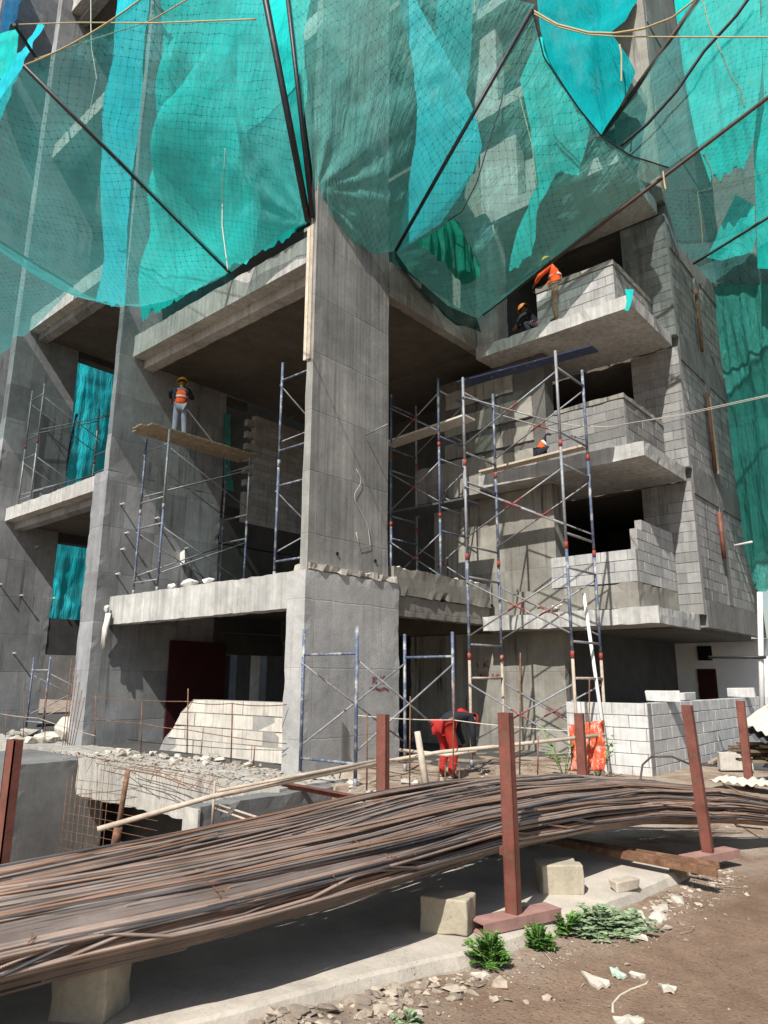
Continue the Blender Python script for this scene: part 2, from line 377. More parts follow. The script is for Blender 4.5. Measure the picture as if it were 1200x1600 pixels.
def soil():
    m, nt, b = newmat('soil'); k = NT(nt); p = k.pos()
    big = k.noise(p, .7, 5, .6); med = k.noise(p, 5, 7, .7); fine = k.noise(p, 45, 4, .7)
    c = k.mix(k.ramp(big, .35, .65), (.15, .094, .061), (.235, .160, .110))
    c = k.scale(c, k.ramp(med, .3, .7, .78, 1.2)); c = k.scale(c, k.ramp(fine, .3, .7, .8, 1.2))
    s = k.sep(p)
    # cement dust and rubble grit nearer the plinth and the building
    near = k.ramp(k.math('ADD', s[0], k.math('MULTIPLY', s[1], -.12)), -3.2, -2.5, 1, 0)
    bld = k.ramp(s[1], 7.5, 9.5, 0, 1)
    d = k.math('MULTIPLY', k.math('MAXIMUM', near, bld), k.ramp(k.noise(p, 1.6, 6, .7), .38, .58))
    c = k.mix(k.math('MULTIPLY', d, .85), c, (.38, .32, .255))
    c = k.mix(k.ramp(k.noise(p, 9, 6, .75), .63, .72, 0, .5), c, (.36, .30, .24))
    c = k.mix(k.ramp(k.noise(k.mapp(p, (1, 1, 1), loc=(5, 3, 0)), 1.1, 4), .58, .7, 0, .45), c, (.085, .055, .04))
    k.l.new(c, b.inputs['Base Color']); b.inputs['Roughness'].default_value = .96
    h = k.math('ADD', k.math('MULTIPLY', med, .8), k.math('MULTIPLY', fine, .4))
    peb = k.ramp(k.vor(p, 34), .0, .25, 1, 0); c = k.mix(k.math('MULTIPLY', k.math('MULTIPLY', peb, k.ramp(k.noise(p, 3, 4), .45, .6)), .5), c, (.42, .35, .28)); k.l.new(c, b.inputs['Base Color'])
    h = k.math('ADD', h, k.math('MULTIPLY', peb, .6)); k.l.new(k.bump(h, .8, .035), b.inputs['Normal']); return m
M['soil'] = soil()
def rebarmat():
    m, nt, b = newmat('rebar_steel'); k = NT(nt); p = k.pos()
    rnd = k.n('ShaderNodeObjectInfo').outputs['Random']
    c = k.mix(k.ramp(rnd, .1, .75), (.055, .052, .055), (.36, .275, .225))
    c = k.mix(k.ramp(rnd, .68, 1.), c, (.27, .13, .065))
    c = k.scale(c, k.ramp(k.noise(p, 2.5, 4, .6), .3, .7, .7, 1.3))
    c = k.mix(k.ramp(k.noise(p, 4.5, 5, .7), .56, .68, 0, .4), c, (.22, .11, .06))
    c = k.mix(k.ramp(k.noise(p, 22, 4, .7), .62, .7, 0, .45), c, (.33, .29, .26))
    k.l.new(c, b.inputs['Base Color']); b.inputs['Roughness'].default_value = .45; b.inputs['Specular IOR Level'].default_value = .5; b.inputs['Metallic'].default_value = .15
    uv = k.n('ShaderNodeTexCoord').outputs['UV']; s = k.sep(uv)
    rib = k.math('SINE', k.math('MULTIPLY', k.math('ADD', s[0], k.math('MULTIPLY', s[1], .006)), 2*pi/.011))
    k.l.new(k.bump(rib, .5, .0016), b.inputs['Normal']); return m
M['rebar'] = rebarmat()

# ------------------------------------------------------------------ ground
def pit_edge(y):
    if y < 6.4: return -6.1
    if y < 8.3: return -6.1 - (y-6.4)/1.9*2.1
    return -8.3
def gh(x, y):
    z = .025*noise.noise(Vector((x*.5, y*.5, 0))) + .012*noise.noise(Vector((x*2.2, y*2.2, 3)))
    if -4 < x < 3 and y < 10: z += .007*noise.noise(Vector((x*9, y*9, 1)))
    # spoil heaped along the plinth's edge
    e = x - plinth_x(y)
    if -.1 < e < .6 and y < 4.2: z += .05*max(0, 1-abs(e-.15)/.35)*(1+.9*noise.noise(Vector((x*4, y*4, 2))))*min(1, max(0, (3.6-y)/1.2))
    if y > 7.6 and x > -9.4 and x < -5.5: z += .07*max(0, noise.noise(Vector((x*1.4, y*1.4, 7)))+.25)
    if y < 9.3 and x > -60:
        t = (pit_edge(y) - x)/.5
        if t > 0: z += -2.7*min(1, t)
    elif y < 9.3: z -= 2.7
    return z
PL = [(-2., -3.9), (1., -3.48), (2.2, -3.05), (3.1, -2.82), (3.8, -2.58), (4.8, -2.44), (6.3, -2.29), (6.62, -2.3)]
def plinth_x(y):
    if y <= PL[0][0]: return PL[0][1]
    for (a, b), (c, d) in zip(PL, PL[1:]):
        if a <= y <= c: return b + (d-b)*(y-a)/(c-a)
    return PL[-1][1]
def axis(lo, hi, fine_lo, fine_hi, step, far):
    a = [fine_lo + i*step for i in range(int((fine_hi-fine_lo)/step)+1)]
    s = step; v = a[0]
    left = []
    while v > lo: s = min(s*1.25, far); v -= s; left.append(v)
    s = step; v = a[-1]; right = []
    while v < hi: s = min(s*1.25, far); v += s; right.append(v)
    return left[::-1] + a + right
xs = axis(-900, 900, -10.0, 1.6, .09, 80); ys = axis(-600, 1200, .6, 13.0, .09, 80)
g = MB(); g.grid([[(x, y, gh(x, y)) for x in xs] for y in ys])
tag(g.build('ground', M['soil']), 'brown dirt ground with rubble dust along the site edge', 'ground', kind='structure')

# the cast strip under the bar stack
p = MB(); rows = []
ny = 70
def jag(y): return plinth_x(y) + .02*noise.noise(Vector((y*3, 0, 0))) + .012*noise.noise(Vector((y*11, 2, 0)))
for i in range(ny+1):
    y = -2 + 8.62*i/ny; xf = jag(y)
    rows.append([(-6.0, y, -.2), (-6.0, y, .075), (-4.5, y, .08), (xf-.25, y, .082), (xf-.02, y, .082+.006*noise.noise(Vector((y*6, 5, 0)))),
                 (xf, y, .066), (xf+.02+.02*noise.noise(Vector((y*7, 9, 0))), y, .01), (xf+.05, y, -.2)])
p.grid(rows, smooth=False)
p.add(rows[-1], [tuple(range(8))]); 
tag(p.build('pavement', M['plinth']), 'pale cast concrete strip that carries the stacked steel', 'pavement', kind='structure')

# ------------------------------------------------------------------ the building shell
BLD = thing('unfinished_building', 'grey unfinished concrete building with open floors and blade walls', 'building', (-12, 12, 0))
def part(name, mb, mat, bevel=0, parent=None): return mb.build(name, M[mat], parent or BLD, bevel)
ZT = 40.0
# fin walls (blades) along Y, thin lit edge toward the street
f1 = part('fin_wall', MB().rbox(-17.92, -17.2, 8.72, 12.35, -.1, 6.97), 'fin')
f1u = part('fin_wall', MB().rbox(-17.42, -17.2, 8.72, 12.35, 6.97, ZT, seg=.5), 'fin')
f2 = part('fin_wall', MB().rbox(-25.5, -24.72, 8.72, 10.95, -3, 10.2), 'fin')
f2u = part('fin_wall', MB().rbox(-25.15, -24.72, 8.72, 10.95, 10.2, ZT, seg=.5), 'fin')
f3 = part('fin_wall', MB().box(-33.2, -32.5, 8.72, 13, -3, ZT), 'fin')
c0 = part('column', MB().rbox(-9.86, -9.38, 8.66, 11.3, -1.2, 3.55, amp=.02), 'column_low')
MB().rbox(-9.80, -9.36, 8.75, 11.2, 3.56, 3.68, seg=.1, amp=.05).build('rough_ledge', M['rubble'], c0)
for hy in (9.5, 10.6): MB().tube([(-9.43, hy, 3.95), (-9.405, hy, 3.95)], .035, 8).build('sleeve_hole', M['dark'], c0)
c1 = part('column', MB().rbox(-9.62, -9.425, 8.73, 11.0, 3.55, ZT, seg=.3), 'column')
# timber left on the column's edge
for dx in (-9.63, -9.53):
    MB().bar((dx, 8.715, 7.75), (dx, 8.715, 10.75), .085, .05, (0, 1, 0)).build('timber_strip', M['wood_pale'], c1)
lab(MB().tube([(-9.4, 10.25, 6.55), (-8.75, 10.2, 6.62)], .014, 6).build('tie_rod', M['steel_grey'], c1), 'steel rod sticking out of the column face')
# stray plastic tie on the column's wide face
pts = [(-9.40, 9.98 + .12*sin(t*1.3) + .02*t, 5.75 - .165*t) for t in [i*.5 for i in range(12)]]
MB().tube(pts + [(-9.40, 10.35, 4.6), (-9.40, 10.42, 4.25), (-9.40, 10.1, 4.15), (-9.40, 10.0, 4.45)], .005, 5).build('white_tie', M['rope_w'], c1)

def tie_rods(parent, X, spots):
    for (y, z) in spots:
        MB().tube([(X-.02, y, z), (X+.16, y, z)], .022, 6).tube([(X+.15, y, z), (X+.19, y, z)], .034, 6).build('tie_rod', M['rope_w'], parent)
tie_rods(f1, -17.2, [(9.15, 6.1), (9.28, 4.9), (9.35, 5.35), (9.2, 4.24), (10.2, 5.9), (11.2, 5.2), (10.1, 4.4)])
tie_rods(f2, -24.72, [(9.2, 4.6), (9.9, 4.3), (11.0, 4.3), (9.9, 2.4), (10.2, 6.0)])

# ground floor slab and lower structure
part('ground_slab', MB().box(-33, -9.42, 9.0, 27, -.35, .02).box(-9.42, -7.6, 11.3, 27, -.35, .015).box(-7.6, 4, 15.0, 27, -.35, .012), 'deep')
part('platform', MB().rbox(-14.85, -8.56, 7.5, 9.0, -.72, .0, amp=.03), 'plat')
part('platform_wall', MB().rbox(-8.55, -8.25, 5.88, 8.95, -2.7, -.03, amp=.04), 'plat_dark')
part('platform_wall', MB().rbox(-8.57, -8.23, 5.84, 5.878, -2.6, -.05, amp=.01), 'plat')  # pale front skin paints the sunlit end of the darker wall
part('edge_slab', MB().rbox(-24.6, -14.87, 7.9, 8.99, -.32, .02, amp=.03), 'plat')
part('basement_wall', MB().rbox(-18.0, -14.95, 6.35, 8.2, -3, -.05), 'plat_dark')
part('basement_wall', MB().box(-33, -8.6, 9.05, 9.3, -3, -.36), 'deep')
# right terrace bay: floor one and ceiling
part('floor_slab', MB().rbox(-17.18, -9.86, 9.1, 9.45, 2.93, 3.64, amp=.02), 'edge')
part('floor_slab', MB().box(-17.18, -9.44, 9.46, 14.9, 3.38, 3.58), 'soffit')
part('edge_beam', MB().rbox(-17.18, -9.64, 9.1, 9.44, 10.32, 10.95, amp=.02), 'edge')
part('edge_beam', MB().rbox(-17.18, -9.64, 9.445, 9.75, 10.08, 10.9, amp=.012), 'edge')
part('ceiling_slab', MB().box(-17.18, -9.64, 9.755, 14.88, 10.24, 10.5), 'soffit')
part('side_beam', MB().rbox(-9.64, -9.40, 11.03, 14.88, 10.1, 10.98, amp=.015), 'bay')
part('side_beam', MB().rbox(-9.66, -9.40, 11.16, 14.86, 3.33, 3.9, amp=.05), 'bay')
part('side_beam', MB().rbox(-9.70, -9.45, 11.16, 14.86, 2.9, 3.325, amp=.02), 'bay')
for zt in (17.3, 24.2):
    part('edge_beam', MB().box(-17.18, -9.64, 9.7, 10.1, zt, zt+.63), 'edge')
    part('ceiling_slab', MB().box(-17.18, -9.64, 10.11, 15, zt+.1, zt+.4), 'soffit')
part('rear_wall', MB().box(-17.1, -9.5, 15.2, 15.4, 10.5, ZT), 'bay')
# terrace side wall beyond the fin: opening, then rough blocks
part('side_wall', MB().box(-17.4, -17.2, 12.36, 14.9, 2.95, 5.5), 'deep')
part('lintel', MB().box(-17.4, -17.2, 12.36, 13.15, 9.95, 10.2), 'deep')
def blocks(axis_, fixed, a0, a1, z0, rows, L, H, T, gap=.012, jit=.004, keep=None, off=0):
    """real blocks laid in courses; the wall runs along axis_ and its face sits at fixed, thickness T away from the viewer"""
    b = MB(); mo = MB(); s = 1 if T > 0 else -1
    for r in range(rows):
        z = z0 + r*H; x = a0 - (L*.5 if r % 2 else 0) - off
        while x < a1 - .01:
            lo, hi = max(a0, x), min(a1, x+L)
            if hi-lo > .05 and (keep is None or keep((lo+hi)/2, z+H/2, r)):
                j = U(-jit, jit); lo2, hi2, zz0, zz1 = lo+gap/2, hi-gap/2, z+gap/2, z+H-gap/2
                f0, f1_ = sorted((fixed+j, fixed+T-j))
                q = .0025
                if axis_ == 'x': b.box(lo2, hi2, f0, f1_, zz0, zz1, None, q)
                else: b.box(f0, f1_, lo2, hi2, zz0, zz1, None, q)
                m0, m1 = sorted((fixed+s*.012, fixed+T-s*.012))
                if axis_ == 'x': mo.box(lo-.001, hi+.001, m0, m1, z-.003, z+H-.006)
                else: mo.box(m0, m1, lo-.001, hi+.001, z-.003, z+H-.006)
            x += L
    return b, mo
def block_part(name, mat, parent, *a, **k):
    b, mo = blocks(*a, **k); o = b.build(name, M[mat], parent, .006); mo.build('mortar', M['mortar'], o); return o
block_part('block_wall', 'block_m', BLD, 'y', -17.2, 13.2, 15.6, 6.3, 18, .6, .2, -.2, keep=lambda y, z, r: not (z > 7.0 and y < 13.35+.1*(r % 2)))  # paler block colour stands in for bounced light on this wall
part('side_beam', MB().box(-17.4, -17.19, 12.37, 15.6, 5.55, 6.29), 'deep')

# left bay
def lb(z0, z1):
    part('edge_beam', MB().rbox(-24.70, -17.94 if z0 < 7 else -17.44, 9.1, 9.42, z0, z1, amp=.02), 'edge')
    part('edge_beam', MB().rbox(-24.70, -17.94 if z0 < 7 else -17.44, 9.425, 9.75, z0-.25, z1-.05, amp=.012), 'fin')
    part('ceiling_slab', MB().box(-24.70, -17.44 if z0 > 7 else -17.94, 9.755, 16, z0-.1, z0+.2), 'soffit')
lb(6.72, 7.15); lb(13.68, 14.25); lb(20.9, 21.5); lb(27.8, 28.4)
for z0, z1 in ((2.4, 3.62), (6.3, 7.14), (13.36, 14.2)): part('side_beam', MB().box(-25.2, -24.74, 10.97, 16.5, z0, z1), 'deep')
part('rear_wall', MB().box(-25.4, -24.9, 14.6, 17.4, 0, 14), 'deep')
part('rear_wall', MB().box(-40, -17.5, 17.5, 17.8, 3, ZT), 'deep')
part('rear_wall', MB().box(-110, -17.5, 26, 26.3, -.5, 6.5), 'deep')  # added dark wall run far left so the open bay looks dark

# inner room behind the terraces
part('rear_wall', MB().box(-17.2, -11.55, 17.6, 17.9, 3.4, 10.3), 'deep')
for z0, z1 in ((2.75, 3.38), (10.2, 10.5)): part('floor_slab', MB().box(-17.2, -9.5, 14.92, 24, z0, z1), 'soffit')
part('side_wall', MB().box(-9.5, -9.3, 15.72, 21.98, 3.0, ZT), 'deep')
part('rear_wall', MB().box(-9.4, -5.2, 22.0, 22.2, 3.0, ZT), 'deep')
part('inner_column', MB().box(-27.0, -26.5, 20, 20.4, 0, 3.6), 'edge')
part('inner_column', MB().box(-25.0, -24.4, 20, 20.4, 0, 3.6), 'edge')
part('inner_beam', MB().box(-29, -22, 19.9, 19.99, 3.0, 3.5), 'edge')
part('rear_wall', MB().box(-32, -9, 33.1, 33.3, -.3, 4.5), 'fin')  # added behind the slabs, with a gap that lets skylight in
lab(part('door_panel', MB().box(-17.16, -17.1, 10.92, 12.75, .05, 2.62), 'maroon'), 'dark maroon panel standing in the doorway')
part('side_wall', MB().box(-17.4, -17.2, 12.8, 13.0, 0, 2.28), 'deep')
part('lintel', MB().box(-17.4, -17.2, 12.36, 15, 2.3, 2.92), 'deep')

# stair bay in the middle: front wall in panels
part('front_wall', MB().rbox(-12.2, -7.68, 15.2, 15.7, 0, 2.74), 'bay')
part('front_wall', MB().rbox(-11.35, -7.75, 15.2, 15.7, 3.05, 6.27), 'bay')
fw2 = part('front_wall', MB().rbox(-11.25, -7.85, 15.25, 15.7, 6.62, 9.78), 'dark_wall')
for (x0, x1, z0, z1) in ((-10.9, -8.75, 8.95, 9.45), (-10.95, -8.2, 8.15, 8.68), (-10.95, -8.2, 7.5, 7.93), (-10.9, -8.15, 6.85, 7.3)):
    MB().rbox(x0, x1, 15.2, 15.247, z0, z1, seg=.12, amp=.02).build('plaster_band', M['bay'], fw2)
part('floor_beam', MB().rbox(-11.55, -9.42, 14.6, 15.15, 6.2, 7.2, amp=.02), 'bay')
# balconies of the right bay
def bay_slab(z0, z1):
    part('balcony_slab', MB().rbox(-9.42 if z0 < 9 else -9.38, -5.2, 14.5, 17.08, z0, z1, amp=.025), 'edge')
    part('floor_slab', MB().box(-9.29, -5.34, 17.31, 21.9, z0, z1), 'soffit')
for z0, z1 in ((2.74, 3.08), (6.28, 6.62), (9.8, 10.12)): bay_slab(z0, z1)
part('balcony_slab', MB().rbox(-9.38, -5.25, 14.5, 17.08, 13.62, 14.0, amp=.02), 'edge')
part('balcony_slab', MB().rbox(-9.38, -5.25, 14.5, 17.08, 17.0, 17.35, amp=.02), 'edge')
part('balcony_slab', MB().rbox(-9.38, -5.25, 14.5, 17.08, 20.5, 20.85, amp=.02), 'edge')
for z0, z1 in ((13.6, 14), (17.0, 17.4), (20.5, 20.9)): part('floor_slab', MB().box(-9.29, -5.34, 17.31, 21.9, z0, z1), 'soffit')
part('corner_pier', MB().rbox(-9.38, -8.75, 14.56, 15.1, 10.13, 13.6).rbox(-9.38, -8.2, 15.0, 15.4, 14.0, 17.0).rbox(-9.38, -8.6, 14.8, 15.2, 17.4, 20.5), 'edge')
part('rear_wall', MB().box(-9.38, -7.5, 15.5, 15.7, 14.0, 17), 'edge')
# curb stubs and parapets
part('parapet', MB().rbox(-8.6, -5.62, 14.62, 14.82, 3.085, 3.62, amp=.03).rbox(-5.82, -5.62, 14.825, 17.05, 3.085, 3.62, amp=.03), 'bay')
pk = lambda x, z, r: True
block_part('parapet', 'block_m', BLD, 'x', 14.62, -7.6, -5.62, 3.63, 3, .6, .235, .15)
block_part('parapet', 'block_m', BLD, 'y', -5.62, 14.775, 17.05, 3.63, 6, .6, .235, -.15, keep=lambda y, z, r: r < 3 or y > 14.75+.17*(r-3))
block_part('parapet', 'block_d', BLD, 'x', 14.62, -7.55, -5.62, 6.625, 5, .6, .225, .15)
block_part('parapet', 'block_d', BLD, 'y', -5.62, 14.775, 17.05, 6.625, 5, .6, .225, -.15)
part('parapet', MB().rbox(-7.3, -5.6, 14.6, 14.79, 7.755, 7.86, amp=.02).rbox(-5.79, -5.6, 14.795, 17.05, 7.755, 7.86, amp=.02), 'bay')
block_part('parapet', 'block_m', BLD, 'x', 14.62, -7.62, -5.62, 10.125, 4, .6, .24, .15)  # paler block than the side, sun on this front put into the colour
block_part('parapet', 'block_g', BLD, 'y', -5.62, 14.775, 17.05, 10.125, 4, .6, .24, -.15)
part('parapet', MB().rbox(-7.62, -5.6, 14.6, 14.79, 11.09, 11.22, amp=.02).rbox(-5.79, -5.6, 14.795, 17.05, 11.09, 11.22, amp=.02), 'bay')
# return wall beside the openings (faces the street) and the long party wall
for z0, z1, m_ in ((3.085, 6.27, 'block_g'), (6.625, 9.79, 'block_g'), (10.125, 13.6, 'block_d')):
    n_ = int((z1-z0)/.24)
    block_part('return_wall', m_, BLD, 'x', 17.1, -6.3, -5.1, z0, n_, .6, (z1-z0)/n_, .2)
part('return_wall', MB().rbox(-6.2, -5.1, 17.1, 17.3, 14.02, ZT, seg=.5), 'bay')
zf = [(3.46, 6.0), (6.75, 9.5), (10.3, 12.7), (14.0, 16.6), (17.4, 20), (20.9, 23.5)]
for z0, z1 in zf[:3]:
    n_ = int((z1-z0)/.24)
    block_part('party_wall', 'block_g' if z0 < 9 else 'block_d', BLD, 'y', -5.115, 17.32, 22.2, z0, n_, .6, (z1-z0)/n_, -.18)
for z0, z1 in zf[3:]:
    part('party_wall', MB().box(-5.3, -5.11, 17.32, 22.2, z0, z1), 'party')
bz = [(2.8, 3.46)] + [(a[1], b[0]) for a, b in zip(zf, zf[1:])] + [(23.5, ZT)]
for z0, z1 in bz: part('party_beam', MB().rbox(-5.32, -5.09, 17.31, 22.3, z0+.002, z1-.002, amp=.012), 'party')
part('party_column', MB().rbox(-5.33, -5.085, 19.2, 19.55, 3.47, 12.69, seg=.4), 'party')
part('party_column', MB().rbox(-5.33, -5.085, 22.22, 22.5, 2.8, ZT, seg=.4), 'party')
for (y, z0, z1, m_, r_) in ((18.95, 6.9, 9.1, 'oxide', .05), (18.9, 4.6, 5.8, 'oxide', .055), (18.95, 10.3, 12.2, 'rust', .045)):
    MB().tube([(-5.02, y, z0), (-5.02, y, z1)], r_, 8).build('drain_pipe', M[m_], BLD)
MB().bar((-4.99, 19.12, 6.85), (-4.99, 19.06, 9.0), .09, .05, (1, 0, 0)).build('timber_strip', M['wood'], BLD)
MB().tube([(-5.1, 20.3, 5.15), (-4.65, 20.3, 5.2)], .03, 6).build('spout', M['white_pipe'], BLD)
# ground floor under the right bay: white plastered inner wall with a door
wx = at(1032, 1050, Y=22.6).x
wl = part('inner_wall', MB().box(wx, -2.6, 22.6, 22.8, 0, 2.79), 'plaster')
d = at(1105, 1060, Y=22.57); MB().box(d.x-.26, d.x+.26, 22.54, 22.596, 0, 1.95).build('door', M['maroon'], wl)
MB().box(d.x-.2, d.x+.2, 22.55, 22.597, 2.2, 2.62).build('vent', M['dark'], wl)
part('rear_wing', MB().box(-9, 9, 24.8, 25.2, 4.5, ZT), 'party')
part('inner_wall', MB().box(-7.9, -7.7, 15.8, 24.3, 0, 2.73), 'deep')
part('inner_wall', MB().box(-7.69, wx-.01, 22.62, 22.8, 0, 2.73), 'fin')
MB().tube([at(1018, 985, Y=21.4), at(1025, 1040, Y=21.4), at(1030, 1100, Y=21.4)], [.1, .16, .22], 8).build('torn_lining', M['dark'], BLD)
part('ceiling_slab', MB().box(-9.4, -5.35, 15.75, 22.2, 2.70, 2.735), 'soffit')

# ------------------------------------------------------------------ block walls on the ground
def wall_thing(name, label, loc, build_fn):
    t = thing(name, label, 'wall', loc); build_fn(t); return t
def white_wall(t):
    b, mo = blocks('x', 12.72, -6.45, -4.9, -.08, 6, .6, .216, .2); b2, mo2 = blocks('y', -4.9, 12.93, 20.6, -.08, 6, .6, .216, -.2)
    o = b.build('block_course', M['block'], t, .006); mo.build('mortar', M['mortar'], o)
    o = b2.build('block_course', M['block'], t, .006); mo2.build('mortar', M['mortar'], o)
    b3, mo3 = blocks('x', 20.65, -5.1, -2.5, -.08, 6, .6, .216, .2); o = b3.build('block_course', M['block'], t, .006); mo3.build('mortar', M['mortar'], o)
wall_thing('block_wall', 'low new wall of pale blocks turning a corner under the balconies', (-4.9, 12.9, 0), white_wall)
for (c, a, s, lb_) in ((at(1035, 1088, X=-5.0), .4, (.6, .22, .2), 'white block lying askew on the corner of the low block wall'),
                       (at(1048, 1088, X=-5.0)+Vector((.0, .85, .0)), 1.5, (.55, .2, .15), 'grey block lying flat on the low block wall, beside the askew one'),
                       (at(1162, 1083, X=-4.99)+Vector((0, -.2, .02)), .1, (.6, .2, .22), 'white block sitting at the far end of the low block wall')):
    q = MB().box(-s[0]/2, s[0]/2, -s[1]/2, s[1]/2, 0, s[2], None, .012); o = q.build('loose_block', M['block'], None, .012)
    o.location = (c.x, c.y, 1.222); o.rotation_euler = (0, 0, a); tag(o, lb_, 'block', 'loose blocks on the low wall')
def broken(t):
    b, mo = blocks('x', 9.4, -14.9, -10.5, .03, 4, .66, .285, .2, gap=.022, jit=.014)
    def brk(z): return -14.95 + 1.15*max(0, z-.1)**.9 + .16*noise.noise(Vector((z*5, 3, 1)))
    for q in (b, mo):
        keep = []
        for f in range(0, len(q.v), 8):
            xs_ = [q.v[f+i][0] for i in range(8)]; hit = False
            for i in range(8):
                v = q.v[f+i]; lim = brk(v[2]) + .07*noise.noise(Vector((v[1]*9, v[2]*7, 2)))
                if v[0] < lim: q.v[f+i] = (lim, v[1], v[2]-U(0, .03)); hit = True
    o = b.build('block_course', M['block_old'], t, .014); mo.build('mortar', M['mortar'], o)
wall_thing('broken_block_wall', 'half broken dusty block wall beside the corner column', (-12.5, 9.4, 0), broken)

# ------------------------------------------------------------------ stacked steel bars
def stack_at(y):
    """front x, back x, bottom z, top z of the pile at this y"""
    K = [(-.8, -3.75, -5.0, .39, .53), (1.5, -3.26, -4.70, .40, .56), (2.5, -2.97, -4.55, .44, .61), (3.4, -2.83, -4.45, .47, .65), (4.5, -2.79, -4.40, .45, .70), (5.5, -2.72, -4.35, .40, .71), (6.6, -2.60, -4.2, .34, .68), (7.5, -2.25, -3.7, .27, .60), (8.6, -1.75, -2.75, .16, .40)]
    for a, b in zip(K, K[1:]):
        if y <= b[0]:
            f = (y-a[0])/(b[0]-a[0]); f = max(0, f); f = f*f*(3-2*f)*.6+f*.4
            return [a[i]+(b[i]-a[i])*f for i in range(1, 5)]
    return list(K[-1][1:])
REB_LABEL = 'thin rusty ribbed steel bar lying in the long stack in front'
def bar_mesh(pts, r, name, parent=None, mb=None):
    b = mb or MB(); i0 = len(b.v); b.tube(pts, r, 7); L = 0
    for i, q in enumerate(pts):
        if i: L += (pts[i]-pts[i-1]).length
        for k in range(7): b.uv[i0+i*7+k] = (L, k)
    return b if mb else b.build(name, M['rebar'])
def bundle_paths(a0, depth, drift, nb, half, thick, y0, y1):
    ph, fr, tw = U(0, 6.28), U(.2, .5), U(-.35, .35); out = []
    for q in range(nb):
        rr = sqrt((q+.5)/nb); an = q*2.39996 + U(-.3, .3); wob = .004 if R() < .75 else .028
        p2 = U(0, 6.28); ya, yb = y0+U(-.15, .15), y1+U(-.5, .5); pts = []; n = 32
        for i in range(n+1):
            y = ya + (yb-ya)*i/n; t = (y-4)/4.5
            spread = 1 + .2*sin(y*fr*1.7+ph) + .2*abs(t)
            la = half*spread*rr*cos(an+tw*y); ld = thick*rr*sin(an+tw*y)
            a = a0 + drift*t + 0.010*sin(y*fr+ph) + la + wob*sin(y*.9+p2)
            pts.append(stack_point(y, min(1.04, max(-.03, a)), depth + ld + .006*sin(y*1.3+p2)))
        out.append(pts)
    return out
def stack_point(y, a, depth):
    xf, xb, zb, zt = stack_at(y)
    cx, rx = (xf+xb)/2, (xf-xb)/2 - depth; cz = zb + (zt-zb)*.42
    th = -1.15 + a*(pi*.5+1.15+.75); ct, st = cos(th), sin(th)
    ex = (abs(ct)**.75)*(1 if ct > 0 else -1); ez = (abs(st)**.85)*(1 if st > 0 else -1)
    return Vector((cx + rx*ex, y, cz + ((zt-cz) if ez > 0 else (cz-zb))*ez - (depth if ez > 0 else -depth*.7)))
specs = []
for i in range(17): specs.append(((i+.5)/17 + U(-.02, .02), U(-.03, .03), random.gauss(0, .075), 17, U(.024, .036), U(.014, .026)))
specs.append((.42, -.022, .16, 8, .015, .008)); specs.append((.68, -.022, -.15, 8, .015, .008)); specs.append((.25, -.02, .10, 7, .012, .008)); specs.append((.55, -.02, -.10, 7, .012, .008))
nbar = 0
for a0, dp, dr, nb, hf, tk in specs:
    for pts in bundle_paths(a0, dp, dr, nb if nbar + nb <= 300 else 300-nbar, hf, tk, -.7, 8.05):
        o = bar_mesh(pts, random.choice((.0078, .0078, .0086, .0066)), 'steel_bar'); nbar += 1
        tag(o, REB_LABEL, 'steel bar', 'steel bars in the long stack')
core = MB()
for dpt in (.08, .105, .14):
    for i in range(18):
        for pts in bundle_paths((i+.5)/18, dpt, random.gauss(0, .03), 15, .036, .022, -.6, 7.7): bar_mesh(pts, .0082, '', mb=core)
tag(core.build('steel_bar_core', M['rebar']), 'mass of rusty steel bars inside the long stack', 'steel bars', 'steel bars in the long stack', 'stuff')
for (y, n_) in ((2.3, 1), (3.3, 2), (4.0, 1), (2.9, 1), (1.5, 1)):      # twisted tie wires
    for q in range(n_):
        pts = [];  a = U(.25, .6)
        for i in range(10):
            pts.append(stack_point(y+.004*i, min(1, a+i*.012), -.03))
        o = MB().tube(pts, .0028, 4).tube([pts[4], pts[4]+Vector((.02, U(-.05, .05), .02)), pts[4]+Vector((.03, U(-.07, .07), .01))], .0028, 4).build('tie_wire', M['rust'])
        tag(o, 'thin twisted wire tied round the stacked steel bars', 'wire', 'tie wires on the stacked bars')
# loose bars hooked out of the far end of the stack
for q, (pl, lb_) in enumerate((([(1180, 1095), (0, 0)], ''),)): pass
hook = [at(1000, 1222, Z=.6), at(1004, 1195, Z=.75), at(1018, 1182, Z=.85), at(1050, 1182, Z=.85), at(1080, 1195, Z=.75), at(1090, 1216, Z=.55)]
tag(MB().tube(hook, .011, 7).build('bent_bar', M['rebar']), 'bent steel bar looping up before the low block wall', 'steel bar')
lp = [at(1130, 1225, Z=.45), at(1160, 1240, Z=.42), at(1185, 1262, Z=.35), at(1200, 1290, Z=.2)]
tag(MB().tube(lp, .011, 7).build('bent_bar', M['rebar']), 'steel bar sagging off the right end of the stack', 'steel bar')

